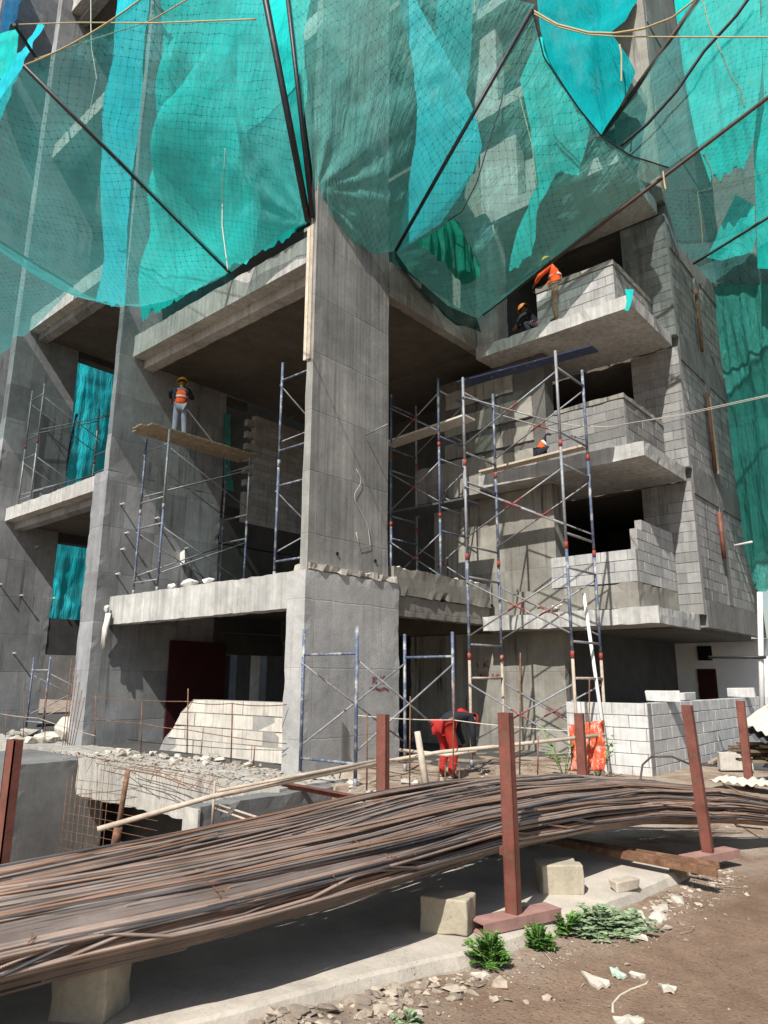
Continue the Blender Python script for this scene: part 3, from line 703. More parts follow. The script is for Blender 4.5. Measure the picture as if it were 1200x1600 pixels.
# ------------------------------------------------------------------ posts of the rack
def channel_post(px, lean, label, h=1.3, base=True, z0=.085, wd=.12):
    t = thing('rack_post', label, 'post', (px[0], px[1], z0), 'red posts of the bar rack')
    x, y = px; dp, th = .06, .009; wd = .088 if base else wd
    b = MB(); zb = z0 + (.07 if base else -.1)
    a = Vector((x, y, zb)); c = Vector((x+lean[0], y+lean[1], z0+h))
    for (ox, oy, w_, d_) in ((0, -dp/2+th/2, wd, th), (-wd/2+th/2, 0, th, dp), (wd/2-th/2, 0, th, dp)):
        ov = Vector((ox, oy, 0)); vs = [p_ + ov + Vector((sx*w_/2, sy*d_/2, 0)) for p_ in (a, c) for sy in (-1, 1) for sx in (-1, 1)]
        b.add(vs, [(0,2,3,1),(4,5,7,6),(0,1,5,4),(2,6,7,3),(0,4,6,2),(1,3,7,5)])
    # front lips that close the channel into a box shape
    for s in (-1, 1):
        ov = Vector((s*(wd/2-.022), dp/2-th/2, 0)); vs = [p_ + ov + Vector((sx*.02, sy*th/2, 0)) for p_ in (a, c) for sy in (-1, 1) for sx in (-1, 1)]
        b.add(vs, [(0,2,3,1),(4,5,7,6),(0,1,5,4),(2,6,7,3),(0,4,6,2),(1,3,7,5)])
    o = b.build('upright', M['oxide'], t)
    if base:
        f = MB(); dv = Vector((.31, .95, 0)); nv = Vector((.95, -.31, 0)); O = Vector((x, y, z0))
        P0, P1 = O - dv*.3, O + dv*.34; Z = lambda q: Vector((0, 0, q))
        f.bar(P0+Z(.066), P1+Z(.066), .15, .008); f.bar(P0+nv*.071+Z(.033), P1+nv*.071+Z(.033), .008, .058); f.bar(P0-nv*.071+Z(.033), P1-nv*.071+Z(.033), .008, .058); f.bar(P0+Z(.004), P1+Z(.004), .132, .007)
        f.build('base_channel', M['oxide_dusty'], t)
        MB().bar((x-.08, y+.02, z0+.42), (x-.08, y+.09, z0+.42), .05, .05).build('lug', M['oxide'], t)
    return t
channel_post((-2.62, 4.30), (-.01, .0), 'nearest red channel post on its foot channel, before the stack')
channel_post((-2.21, 6.86), (-.06, -.02), 'leaning red channel post with foot, right of the bar stack')
channel_post((-5.04, 2.10), (.0, .0), 'red channel post cut by the left edge of the view', h=1.12, base=False)
channel_post((-4.77, 5.50), (0, 0), 'red channel post behind the stack, left of the bending worker', h=1.18, base=False)
channel_post((-4.37, 8.98), (0, 0), 'red channel post before the orange sheet', h=1.16, base=False, z0=.02)
channel_post((-3.25, 12.26), (0, 0), 'far red channel post beside the pile of planks', h=1.3, base=False, z0=.0)
# stones, brick, steel flat under the stack
def stone(c, s, rz, label, mat='stone', name='support_stone', tilt=0):
    m_ = MB(); m_.rbox(-s[0]/2, s[0]/2, -s[1]/2, s[1]/2, 0, s[2], seg=.07, amp=.022)
    vs = []
    for v in m_.v:
        q = Vector(v); k_ = .012
        q += Vector((noise.noise(q*5+Vector(c)), noise.noise(q*5+Vector(c)+Vector((9, 0, 0))), noise.noise(q*5+Vector(c)+Vector((0, 9, 0)))))*k_
        vs.append(tuple(q))
    m_.v = vs; o = m_.build(name, M[mat], None, .01); o.location = c; o.rotation_euler = (tilt, 0, rz)
    return tag(o, label, 'stone')
stone((-3.5, 1.95, .078), (.27, .24, .26), .55, 'big squared stone carrying the near end of the bar stack')
stone((-2.90, 3.98, .078), (.30, .24, .2), .35, 'squared stone left of the nearest red post')
stone((-2.78, 5.22, .078), (.30, .26, .2), .7, 'squared stone right of the nearest red post')
stone((-3.9, 6.3, .078), (.4, .3, .26), .3, 'squared stone deep in the shade under the stack')
stone((-2.42, 5.55, .082), (.21, .1, .07), 1.1, 'thin timber offcut lying on the edge of the concrete strip', 'wood_pale', 'timber_offcut')
fl = thing('steel_channel', 'dark steel channel lying under the stack and out over the dirt', 'steel channel', (-2.5, 6.0, .1))
MB().bar((-3.9, 6.35, .2), at(1122, 1358, Z=.19), .09, .012).bar((-3.9, 6.31, .17), at(1121, 1366, Z=.165), .012, .05).bar((-3.9, 6.39, .17), at(1124, 1352, Z=.165), .012, .05).build('web', M['rust'], fl)
for q in (0, 1):
    pp = at(1060-300*q, 1352-25*q, Z=.13); MB().box(pp.x-.06, pp.x+.06, pp.y-.05, pp.y+.05, .05, .155).build('packer', M['wood_dark'], fl)

# ------------------------------------------------------------------ scaffolds
def hframe(t, A, B, z0, H, mat, sleeve=False, rungs=(.3, 1.65)):
    A = Vector((*A, 0)); B = Vector((*B, 0)); k = H/2.0; Z = lambda q: Vector((0, 0, z0+q*k))
    o = MB().tube([A+Z(rungs[1]), B+Z(rungs[1])], .024, 7).build('frame', M[mat[0]], t)
    MB().tube([A+Z(rungs[0]), B+Z(rungs[0])], .024, 7).build('rung', M[mat[0]], o)
    for p_ in (A, B):
        MB().tube([p_+Z(0), p_+Z(2.0)], .029, 8).build('leg', M[mat[1] if p_ is A else mat[2]], o)
        MB().tube([p_+Z(0), p_+Z(.13)], .036, 8).build('sleeve', M['red' if sleeve else 'steel_grey'], o)
    return o
def brace(t, P, Q, mat='steel_grey', band=False):
    P, Q = Vector(P), Vector(Q); o = MB().tube([P, Q], .0165, 7).build('cross_brace', M[mat], t)
    if band: MB().tube([P.lerp(Q, .42), P.lerp(Q, .6)], .0185, 7).build('painted_band', M['red_dull'], o)
    return o
def tower(name, label, fa, fb, z0, levels, H, mats, sleeve=True, bands=False, skip=()):
    """frames fa and fb stand opposite each other; braces join them on both sides"""
    t = thing(name, label, 'scaffold', (fa[0][0], fa[0][1], z0), 'scaffold towers')
    for l in range(levels):
        z = z0 + l*H; m_ = mats[l % len(mats)]; k = H/2
        hframe(t, fa[0], fa[1], z, H, m_, sleeve and l > 0); hframe(t, fb[0], fb[1], z, H, m_, sleeve and l > 0)
        for s in (0, 1):
            if (l, s) in skip: continue
            a, b = fa[s], fb[s]; off = .02 if s else -.02
            brace(t, (a[0], a[1]+off, z+.45*k), (b[0], b[1]+off, z+1.55*k), 'steel_grey', bands)
            brace(t, (a[0], a[1]+off*2.6, z+1.55*k), (b[0], b[1]+off*2.6, z+.45*k), 'steel_grey', bands)
    return t
tower('scaffold_tower', 'tall scaffold tower standing outside the stair bay wall', ((-7.87, 11.62), (-7.87, 12.8)), ((-5.78, 11.75), (-5.78, 12.92)), .02, 4, 1.96,
      [('steel_tan', 'steel_tan', 'steel_tan'), ('steel_grey', 'steel_blue', 'steel_blue'), ('steel_grey', 'steel_grey', 'steel_blue'), ('steel_grey', 'steel_grey', 'steel_blue')], True, True)
tower('scaffold_tower', 'scaffold tower on the first floor carrying the standing worker', ((-16.42, 9.3), (-15.34, 9.3)), ((-16.42, 11.9), (-15.34, 11.9)), 3.64, 2, 2.08,
      [('steel_grey', 'steel_blue', 'steel_blue'), ('steel_grey', 'steel_blue', 'steel_grey')], False)
tower('scaffold_tower', 'scaffold tower on the upper floor at far left', ((-24.55, 9.4), (-23.6, 9.4)), ((-24.4, 11.8), (-23.5, 11.8)), 7.15, 2, 2.15,
      [('steel_grey', 'steel_grey', 'steel_grey')], True)
tower('scaffold_tower', 'scaffold on the first floor half hidden by the corner column', ((-11.36, 9.6), (-10.3, 9.6)), ((-11.36, 11.9), (-10.3, 11.9)), 3.64, 2, 2.45,
      [('steel_blue', 'steel_blue', 'steel_blue')], False)
tower('scaffold_tower', 'scaffold with two decks inside the shaded terrace, right of the corner column', ((-11.25, 13.25), (-11.25, 14.3)), ((-9.72, 13.25), (-9.72, 14.3)), 3.58, 3, 1.78,
      [('steel_blue', 'steel_blue', 'steel_grey'), ('steel_grey', 'steel_blue', 'steel_grey')], True, True)
tower('scaffold_tower', 'low blue scaffold frames standing against the corner column at ground level', ((-8.98, 8.3), (-7.75, 8.3)), ((-8.45, 10.35), (-7.36, 10.35)), -.02, 1, 2.45,
      [('steel_blue', 'steel_blue', 'steel_blue')], False)
tower('scaffold_tower', 'ground level scaffold between the two left blade walls', ((-22.4, 9.6), (-21.3, 9.6)), ((-22.4, 12.2), (-21.3, 12.2)), .02, 1, 2.2,
      [('steel_grey', 'steel_blue', 'steel_blue')], False)
for q, (x, y) in enumerate(((-23.6, 14), (-22.4, 14.5), (-21.4, 14), (-22.9, 16), (-21.9, 16.5))):
    tag(MB().tube([(x, y, .02), (x, y, 2.35)], .04, 7).build('steel_prop', M['steel_blue']), 'thin dark steel prop under the slab at far left', 'prop', 'props under the left slab')
tag(MB().tube([(-25.0, 10.9, 7.2), (-24.9, 11.2, 11.2)], .05, 7).build('steel_prop', M['steel_blue']), 'dark upright prop standing before the cyan cloth', 'prop')
def planks(name, label, p, q, wd, n, mat, th=.04, group=None):
    p, q = Vector(p), Vector(q); t = (q-p).normalized(); s = t.cross(Vector((0, 0, 1))).normalized()
    for i in range(n):
        o = s*(wd*(i-(n-1)/2)); b = MB().bar(p+o+Vector((0, 0, U(-.012, .012)))+t*U(-.12, .05), q+o+t*U(-.1, .1)+Vector((0, 0, U(-.01, .01))), wd*.95, th)
        tag(b.build(name, M[mat], None, .004), label if n == 1 else label, 'plank', group)
planks('scaffold_plank', 'worn timber plank under the worker on the first floor scaffold', (-15.9, 8.8, 7.86), (-15.9, 12.3, 7.86), .24, 4, 'wood', group='planks under the standing worker')
planks('scaffold_plank', 'long blue steel deck plank across the top of the tall scaffold', at(722, 600, Y=12.9), at(926, 546, Y=12.9), .36, 1, 'blue_board', .035)
planks('scaffold_plank', 'pale plank laid before the crouching worker on the tall scaffold', at(752, 738, Y=13.9), at(912, 699, Y=13.9), .28, 1, 'wood_pale', .05)
planks('scaffold_plank', 'upper grey deck in the shaded terrace scaffold', at(610, 694, Y=13.8), at(735, 652, Y=13.8), .5, 1, 'corr', .05)
planks('scaffold_plank', 'lower dark deck in the shaded terrace scaffold', at(610, 806, Y=13.8), at(738, 783, Y=13.8), .75, 1, 'corr_d', .05)
planks('metal_sheet', 'dark sheet lying on the first floor edge behind the rubble', (-11.2, 13.2, 3.75), (-9.9, 13.2, 3.72), .9, 1, 'corr_d', .03)
tag(MB().tube([at(952, 1206, Z=.05), at(912, 927, Y=12.85)], .034, 8).build('leaning_pole', M['white_pipe']), 'long white pole leaning on the tall scaffold', 'pole')
tag(MB().tube([at(1192, 1160, Y=15), at(1187, 925, Y=15)], .05, 8).build('upright_pole', M['white_pipe']), 'white upright pole at the right edge below the dark net', 'pole')
tag(MB().tube([at(1108, 1027, Y=15.2), at(1196, 1027, Y=14.9)], .03, 6).build('cross_pole', M['black_pole']), 'thin dark pole under the party wall at right', 'pole')
tag(MB().tube([at(275, 617, Y=10.6), at(332, 690, Y=11.2)], .018, 6).build('mason_straightedge', M['white_pipe']), 'thin stick held by the standing worker', 'stick')

# ------------------------------------------------------------------ fence of rods and strings round the platform
def rod(p, q, r, label, mat='rust', name='fence_rod', group='thin rods round the platform'):
    return tag(MB().tube([p, q], r, 6).build(name, M[mat]), label, 'rod', group)
for x, y0, y1, Yp in ((8, 1110, 1160, 8.6), (36, 1080, 1155, 8.6), (70, 1075, 1160, 8.5), (148, 1085, 1165, 7.6), (220, 1096, 1178, 7.6), (292, 1076, 1178, 7.6), (361, 1098, 1192, 7.6), (314, 1155, 1178, 8.2), (396, 1165, 1195, 8.0)):
    rod(at(x+2, y0, Y=Yp), at(x, y1, Y=Yp), .011, 'thin rusty rod standing upright on the edge of the platform')
for x, y0, y1, Yp in ((573, 1115, 1235, 8.0), (640, 1088, 1240, 8.6), (708, 1062, 1235, 9.2), (812, 1020, 1215, 9.6), (840, 1150, 1218, 9.6), (920, 1060, 1210, 11.2), (685, 1190, 1240, 9), (695, 1195, 1240, 9), (717, 1195, 1235, 9)):
    rod(at(x+1, y0, Y=Yp), at(x, y1, Y=Yp), .011, 'thin rusty rod standing in the rubble before the tall scaffold', group='thin rods before the tall scaffold')
def cord(pts, r, mat, label, sag=.0, name='string'):
    out = []
    for a, b in zip(pts, pts[1:]):
        a, b = Vector(a), Vector(b); n = 14
        for i in range(n+1):
            f = i/n; q = a.lerp(b, f); q.z -= sag*4*f*(1-f); out.append(q)
    return tag(MB().tube(out, r, 5).build(name, M[mat]), label, 'rope' if 'rope' in name else 'string')
cord([at(140, 1088, Y=7.6), at(293, 1096, Y=7.6), at(361, 1099, Y=7.6), at(448, 1101, Y=8.6)], .008, 'rust', 'upper rusty rail string of the rods on the platform', .03, 'rail_rod')
cord([at(145, 1122, Y=7.6), at(222, 1130, Y=7.6), at(292, 1140, Y=7.6), at(448, 1162, Y=8.6)], .008, 'rust', 'lower rusty rail string of the rods on the platform', .02, 'rail_rod')
cord([at(200, 1155, Y=7), at(300, 1165, Y=8.0), at(445, 1172, Y=8.6)], .006, 'dark', 'dark cable strung below the two rails on the platform', .02, 'cable')
cord([at(0, 1115, Y=8.6), at(60, 1122, Y=8.6), at(150, 1150, Y=7.8)], .009, 'pale_bar', 'yellowish string at far left of the platform', .02)
cord([at(560, 1118, Y=8.0), at(708, 1125, Y=9.2), at(890, 1142, Y=10.2)], .007, 'rope_w', 'pale wire strung past the bending worker', .02)
cord([at(572, 1184, Y=8.0), at(720, 1193, Y=9.2)], .007, 'rust', 'low rusty string beside the bending worker', .02)
tag(MB().tube([at(600, 1190, Y=8.9), at(690, 1175, Y=9.2), at(790, 1165, Y=9.9), at(945, 1148, Y=11.3)], .03, 7).build('bamboo_rail', M['wood_pale']), 'long pale bamboo rail low before the tall scaffold', 'pole')
tag(MB().tube([at(625, 1172, Y=10), at(700, 1180, Y=9.7), at(745, 1172, Y=9.9)], .03, 7).build('bamboo_rail', M['wood_pale']), 'short pale bamboo rail crossing at the bending worker', 'pole')
tag(MB().tube([at(668, 1243, Y=7.9), at(652, 1143, Y=7.9)], [.05, .042], 8).build('wooden_stake', M['wood_pale']), 'thick pale wooden stake left of the bending worker', 'stake')
tag(MB().tube([at(152, 1296, Y=3.9), at(330, 1245, Y=4.9), at(600, 1190, Y=6.6)], [.028, .028, .03], 8).tube([at(340, 1236, Y=4.9), at(600, 1186, Y=6.6)], .018, 7).build('long_pipe', M['pale_bar']), 'long dusty pipe lying slanting over the pit to the left red post', 'pipe')
tag(MB().tube([at(181, 1316, Y=4.3), at(200, 1203, Y=4.3)], .028, 9).tube([at(179, 1325, Y=4.3), at(185, 1292, Y=4.3)], .045, 9).build('screw_jack', M['rust']), 'rusty threaded steel shaft standing in the pit', 'shaft')
cr = thing('steel_channel', 'red steel channel lying beside the corner column', 'steel channel', tuple(at(520, 1240, Z=.1)))
MB().bar(at(440, 1222, Z=.06), at(602, 1252, Z=.06), .1, .012).bar(at(441, 1226, Z=.02), at(602, 1257, Z=.02), .012, .08).build('web', M['oxide'], cr)
for q, (a, b) in enumerate((((336, 1220), (331, 1298)), )):
    rod(at(*a, Y=5.2), at(*b, Y=5.2), .016, 'pale rod standing in the pit under the long pipe', 'pale_bar', group=None)
for q, (a, b) in enumerate((((337, 1256), (402, 1277)), ((333, 1262), (394, 1284)))):
    tag(MB().tube([at(*a, Y=5.3), at(*b, Y=5.0)], .012, 6).build('loose_rod', M['pale_bar']), 'pale loose rod sloping in the pit, %s of a pair' % ('upper', 'lower')[q], 'rod')

# starter bars sticking out of the platform and the old mats in the pit
st = thing('starter_bars', 'bent rusty starter bars along the broken edge of the platform', 'steel bars', (-10, 5.9, 0))
for i in range(22):
    x = -14.4 + i*.24 + U(-.05, .05); y = 7.5; b_ = U(.1, .3)
    MB().tube([(x, y+.25, -.03), (x+U(-.05, .05), y-.05, .06), (x+U(-.1, .25), y-b_, U(-.1, .14)), (x+U(0, .35), y-b_-.15, U(-.2, .05))], .005, 5).build('starter_bar', M['rust'], st)
for i in range(7):
    z = U(-.05, .07); x0 = U(-14.2, -12.); y = 7.4 - U(0, .35)
    MB().tube([(x0, y, z), (x0+U(1., 1.6), y-.05, z+U(-.06, .03)), (x0+U(2.2, 3.2), y-U(-.1, .3), z-U(0, .2))], .006, 5).build('loose_bar', M['rust'], st)
mt = thing('bar_mesh', 'upright mat of thin steel bars in the pit', 'steel mesh', (-13, 6.5, -2))
mb = MB()
for i in range(15): z = -2.6 + i*.16; mb.tube([(-14.7, 7.2, z), (-13.4, 7.35, z+.01), (-11.9, 7.6, z-.03+U(-.02, .02))], .005, 5)
mb.build('mesh_rows', M['rust'], mt); mb = MB()
for i in range(9): x = -14.6 + i*.2; mb.tube([(x, 7.2, -2.7), (x+.02, 7.18, -.3+U(-.2, .5))], .006, 5)
mb.build('mesh_columns', M['rust'], mt)
for q in range(6):
    a = at(98+q*3.5, 1165, Y=7.4); b = at(112+q*4, 1030+12*q, Y=7.7)
    tag(MB().tube([a, b], .009, 5).build('starter_rod', M['rust']), 'slender starter rod leaning against the left blade wall', 'rod', 'starter rods at the left blade wall')
tag((lambda b: b.build('corrugated_sheet', M['corr']))(MB().grid([[(-9.15+.9*j/40+0, 3.9+.02*i, -1.05+.42*i/6+.018*sin(j*1.5)) for j in range(41)] for i in range(7)])), 'small white corrugated sheet standing in the pit at left', 'sheet')

# ------------------------------------------------------------------ rubble, bags
def rubble(spots, name, label, mat, group, cat='rubble chunk'):
    for (c, r, sq) in spots:
        b = MB().rock((0, 0, 0), r, sq, 13); o = b.build(name, M[mat], None, .004); o.location = c; o.rotation_euler = (0, 0, U(0, 6)); tag(o, label, cat, group)
sp = []
for i in range(26):
    f = R(); px = 320+f*110; p_ = at(px, 1170+U(0, 28), Z=.03); sp.append(((p_.x, p_.y, .04), U(.05, .17), (1, .8, .6)))
rubble(sp, 'rubble_chunk', 'pale chunk of broken block lying before the broken wall', 'rubble', 'chunks before the broken wall')
sp = []
for i in range(34):
    p_ = at(U(525, 700), U(1212, 1262), Z=.05)
    if p_.x > pit_edge(p_.y)+.2: sp.append(((p_.x, p_.y, gh(p_.x, p_.y)+.01), U(.03, .11), (1, 1, .7)))
rubble(sp, 'rubble_chunk', 'dusty lump of rubble at the foot of the corner column', 'rubble', 'lumps by the corner column')
sp = [((U(-11.2, -9.5), U(11.4, 14.5), 3.92+U(0, .05)), U(.05, .14), (1, 1, .5)) for i in range(0)]
for i in range(24): sp.append(((-9.55+U(-.12, .1), U(11.2, 14.6), 3.9), U(.03, .09), (1, 1.2, .6)))
rubble(sp, 'rubble_chunk', 'broken lump lying along the rough beam on the first floor', 'rubble', 'lumps along the first floor beam')
sp = [((-6.9+U(-.5, .5), 14.45+U(.02, .15), 3.12+U(0, .08)), U(.04, .1), (1, 1, .8)) for i in range(16)]
rubble([(( -7.7+U(-.5, .4), 14.56+U(0, .4), 3.12+U(0, .15)), U(.05, .12), (1, 1, .8)) for i in range(18)], 'rubble_chunk', 'grey lump in the small heap on the first balcony edge', 'rubble', 'heap on the first balcony')
sp = [((U(-15.5, -12.2), U(7.9, 8.9), .05), U(.05, .16), (1.2, 1, .6)) for i in range(22)]
rubble(sp, 'rubble_chunk', 'crumpled pale waste on the platform by the left blade wall', 'rubble', 'waste by the left blade wall')
rubble([((U(-22, -18.5), U(8.2, 9.4), .08), U(.1, .3), (1.3, 1, .6)) for i in range(16)], 'rubble_chunk', 'pale lump in the heap at far left', 'rubble', 'heap at far left')
o = MB().rock((0, 0, 0), .4, (1.3, 1, .7), 20).build('sack', M['pinkbag'], None, .05); o.location = (-19.3, 9.9, .75); tag(o, 'pink sack on the pale heap at far left', 'sack')
o = MB().rock((0, 0, 0), .5, (1.9, 1, .9), 26).build('sand_heap', M['rubble_w'], None, .05); o.location = (-19.4, 9.6, .2); tag(o, 'pale heap under the pink sack', 'heap')
for c, r in (((-14.55, 9.2, 3.7), .14), ((-13.9, 9.25, 3.72), .2), ((-13.3, 9.3, 3.72), .17)):
    o = MB().rock((0, 0, 0), r, (1.5, .9, .6), 16).build('sack', M['white_bag'], None, .02); o.location = c; tag(o, 'small white bag on the first floor edge', 'sack', 'white bags on the floor edge')
cl = MB(); 
for j in range(9):
    x = -17.05 + j*.018; cl.tube([(x, 8.98+U(-.02, .03), 3.2), (x+U(-.03, .03), 8.93+U(-.03, .03), 2.85), (x+U(-.09, .05), 8.95+U(-.04, .04), 2.3+U(0, .15))], [.035, .05, .015], 6)
cl.rock((-17.0, 8.95, 3.35), .12, (1, .6, 1.2), 12)
tag(cl.build('hanging_rag', M['white_bag']), 'white rag hanging from the left end of the first floor edge', 'rag')
sg = MB().rock((0, 0, 0), .2, (1, .3, 1.5), 14).build('plastic_bag', M['white_bag'], None, .02); sg.location = (-17.12, 11.1, 4.9); tag(sg, 'white plastic bag stuck on the left blade wall', 'bag')

# orange sheet, young plant, weeds
rows = []
for i in range(17):
    f = i/16; rows.append([at(889+54*j/14+6*sin(f*3)*f, 1133+72*f-8*(j/14)*(1-f), Y=11.25+.06*sin(j*1.4+f*3)+.08*noise.noise(Vector((j*.4, f*4, 0)))) for j in range(15)])
tag(MB().grid(rows).build('mesh_sheet', M['orange_sheet'], None, 0, .006), 'crumpled orange sheet hung low beside the white pole', 'sheet')
def leaf(b, p, d, n_, L, W):
    d = Vector(d).normalized(); s = d.cross(Vector(n_)).normalized(); p = Vector(p); up = s.cross(d)
    b.add([p, p+d*L*.45+s*W+up*L*.06, p+d*L, p+d*L*.45-s*W+up*L*.06], [(0, 1, 2, 3)], True)
def weed(c, r, h, n_, mat, label, L=.05, W=.009, name='weed', pinnate=False):
    b = MB(); st_ = MB(); c = Vector(c)
    for i in range(n_):
        a = U(0, 6.28); rr = r*sqrt(R()); tip = c + Vector((cos(a)*rr*U(.7, 1.35), sin(a)*rr*U(.7, 1.35), h*U(.2, 1.15)*(1-.5*(rr/r)**2))); mid = c.lerp(tip, .5)+Vector((0, 0, h*.12))
        st_.tube([c+Vector((cos(a)*rr*.2, sin(a)*rr*.2, 0)), mid, tip], .0018, 4)
        m_ = 9 if pinnate else 4
        for q in range(m_):
            f = (q+1)/m_; p_ = mid.lerp(tip, f); dr = (tip-mid).normalized(); sd = dr.cross(Vector((0, 0, 1))).normalized()
            for s in (-1, 1):
                leaf(b, p_, sd*s + dr*.45 + Vector((0, 0, U(-.3, .3))), (0, 0, 1), L*U(.7, 1.2), W*U(.8, 1.2))
    t = thing(name, label, 'plant', tuple(c)); b.build('foliage', M[mat], t); st_.build('stem', M[mat], t); return t
def gz(p): return (p.x, p.y, gh(p.x, p.y))
weed(gz(at(763, 1502, Z=.02)), .115, .17, 75, 'leaf', 'bright feathery green weed below the nearest red post foot', .042, .006, pinnate=True)
weed(gz(at(842, 1477, Z=.02)), .09, .13, 55, 'leaf', 'smaller bright feathery weed right of the nearest red post foot', .04, .006, pinnate=True)
weed(gz(at(885, 1455, Z=.02)), .11, .14, 34, 'leaf', 'small mixed weed beside the dusty green creeper', .04, .009)
weed(gz(at(938, 1443, Z=.02)), .30, .09, 170, 'leaf_p', 'dusty pale green creeper against the strip edge', .042, .02)
weed(gz(at(640, 1590, Z=.02)), .07, .05, 14, 'leaf_p', 'tiny weed at the bottom edge of the view', .025, .01)
def sapling(c, label):
    t = thing('young_plant', label, 'plant', tuple(c)); b = MB(); s_ = MB(); c = Vector(c)
    for i in range(6):
        a = U(0, 6.28); tip = c+Vector((cos(a)*.3, sin(a)*.3, U(.35, .8))); s_.tube([c, c.lerp(tip, .5)+Vector((0, 0, .1)), tip], .006, 5)
        for q in range(9):
            p_ = c.lerp(tip, .3+.7*q/8)+Vector((0, 0, .06)); a2 = U(0, 6.28); leaf(b, p_, (cos(a2), sin(a2), U(-.2, .5)), (0, 0, 1), U(.1, .17), U(.03, .05))
    b.build('foliage', M['leaf'], t); s_.build('stem', M['leaf'], t)
sapling(gz(at(882, 1213, Z=.05)), 'young leafy plant at the foot of the orange sheet')
sapling(gz(at(935, 1213, Z=.05)), 'smaller leafy plant between the orange sheet and the pale wall')

# scraps and stones on the dirt
def scrap(pts, label, mat, cat='scrap'):
    P0 = [at(*q, Z=.02) for q in pts]; P = []; b = MB(); c = sum(P0, Vector())/len(P0); P0 = [c+(q-c)*.85 for q in P0]
    for q, q2 in zip(P0, P0[1:]+P0[:1]):
        for f in (0, .3, .62): e = q.lerp(q2, f); P.append(e+(e-c)*U(-.06, .05)*(f > 0))
    top = [Vector((p_.x, p_.y, gh(p_.x, p_.y)+.012+.016*R())) for p_ in P]; bot = [p_-Vector((0, 0, .014)) for p_ in top]; n = len(P)
    b.add(top+bot+[Vector((c.x, c.y, gh(c.x, c.y)+.03))], [(i, (i+1) % n, 2*n) for i in range(n)] + [(i, n+i, n+(i+1) % n, (i+1) % n) for i in range(n)] + [tuple(range(2*n-1, n-1, -1))])
    o = b.build('scrap', M[mat]); tag(o, label, cat)
scrap([(903, 1514), (925, 1521), (955, 1533), (957, 1540), (935, 1543), (918, 1533)], 'long pale torn paper scrap on the brown dirt', 'paper')
scrap([(950, 1512), (965, 1513), (982, 1524), (970, 1527), (955, 1521)], 'greenish wrapper scrap right of the long paper scrap', 'paper_g')
scrap([(953, 1588), (975, 1583), (1000, 1586), (1012, 1595), (985, 1600), (960, 1597)], 'white flattened packet at the bottom edge of the view', 'paper')
scrap([(1025, 1533), (1045, 1536), (1060, 1543), (1055, 1551), (1035, 1546)], 'crumbled white scrap on the dirt at right', 'paper')
scrap([(975, 1452), (1010, 1460), (1016, 1468), (990, 1466), (974, 1460)], 'flat broken tile by the dusty creeper', 'paper')
scrap([(985, 1443), (1012, 1438), (1014, 1444), (995, 1452)], 'pale flat shard above the broken tile', 'paper')
scrap([(1015, 1415), (1045, 1412), (1046, 1422), (1022, 1428)], 'pale flat shard on the strip edge near the second red post', 'paper')
scrap([(732, 1519), (752, 1516), (772, 1521), (755, 1525)], 'curled pale strip under the bright weed', 'paper')
tag(MB().tube([gz(at(x, y, Z=.02)) for x, y in ((1015, 1525), (1008, 1533), (985, 1540), (968, 1550), (957, 1562), (957, 1575))], .006, 5).build('twig', M['wood_pale']), 'curved pale twig on the dirt', 'twig')
for c, r, l_ in ((at(995, 1520, Z=.02), .045, 'pale angular stone beside the greenish wrapper'), (at(1000, 1430, Z=.02), .085, 'large pale stone at the end of the creeper'), (at(1028, 1432, Z=.02), .07, 'pale stone right of the largest one at the creeper'), (at(1060, 1405, Z=.02), .06, 'pale stone near the end of the concrete strip'), (at(653, 1577, Z=.02), .035, 'lone rounded stone near the bottom edge')):
    o = MB().rock((0, 0, 0), r, (1.2, 1, .6), 16).build('field_stone', M['rubble_w'], None, .006); o.location = (c.x, c.y, gh(c.x, c.y)+r*.2); tag(o, l_, 'stone')
gr = MB()
for i in range(2000):
    if R() < .55:
        y = U(1.2, 7); x = plinth_x(y) + .06 + abs(random.gauss(0, .22))
    else: y = U(.8, 11); x = U(-2.8, 2.2) if y < 7 else U(-5, 0)
    if x < plinth_x(y)+.04 and y < 6.6: continue
    r = U(.003, .009) if R() < .93 else U(.009, .024)
    gr.rock((x, y, gh(x, y)+r*.3), r, (1.2, 1, .7), 8)
for i in range(700):
    x = U(-9.2, -5.2); y = U(7.2, 12.4)
    if x < pit_edge(y)+.3: continue
    r = U(.008, .03); gr.rock((x, y, gh(x, y)+r*.3), r, (1.2, 1, .7), 8)
for i in range(420):
    y = U(1.0, 3.7); x = plinth_x(y) + .05 + abs(random.gauss(0, .16)); r = U(.008, .03) if R() < .85 else U(.03, .055); gr.rock((x, y, gh(x, y)+r*.15), r, (1.3, 1.1, .6), 10)
for i in range(160):
    y = U(5.0, 6.9); x = plinth_x(y) + .08 + abs(random.gauss(0, .2)); r = U(.008, .028); gr.rock((x, y, gh(x, y)+r*.15), r, (1.4, 1.1, .5), 9)
for i in range(900):
    x = U(-16.5, -8.7); y = U(7.55, 9.0); r = U(.006, .035) if R() < .9 else U(.03, .06); gr.rock((x, y, r*.3), r, (1.3, 1, .6), 8)
M['grit'] = simple('grit', (.31, .255, .20), .95, 0, .35, 9, attr=.4, bump=.5)
tag(gr.build('gravel', M['grit']), 'scattered grit and small stones over the dirt', 'gravel', kind='stuff')

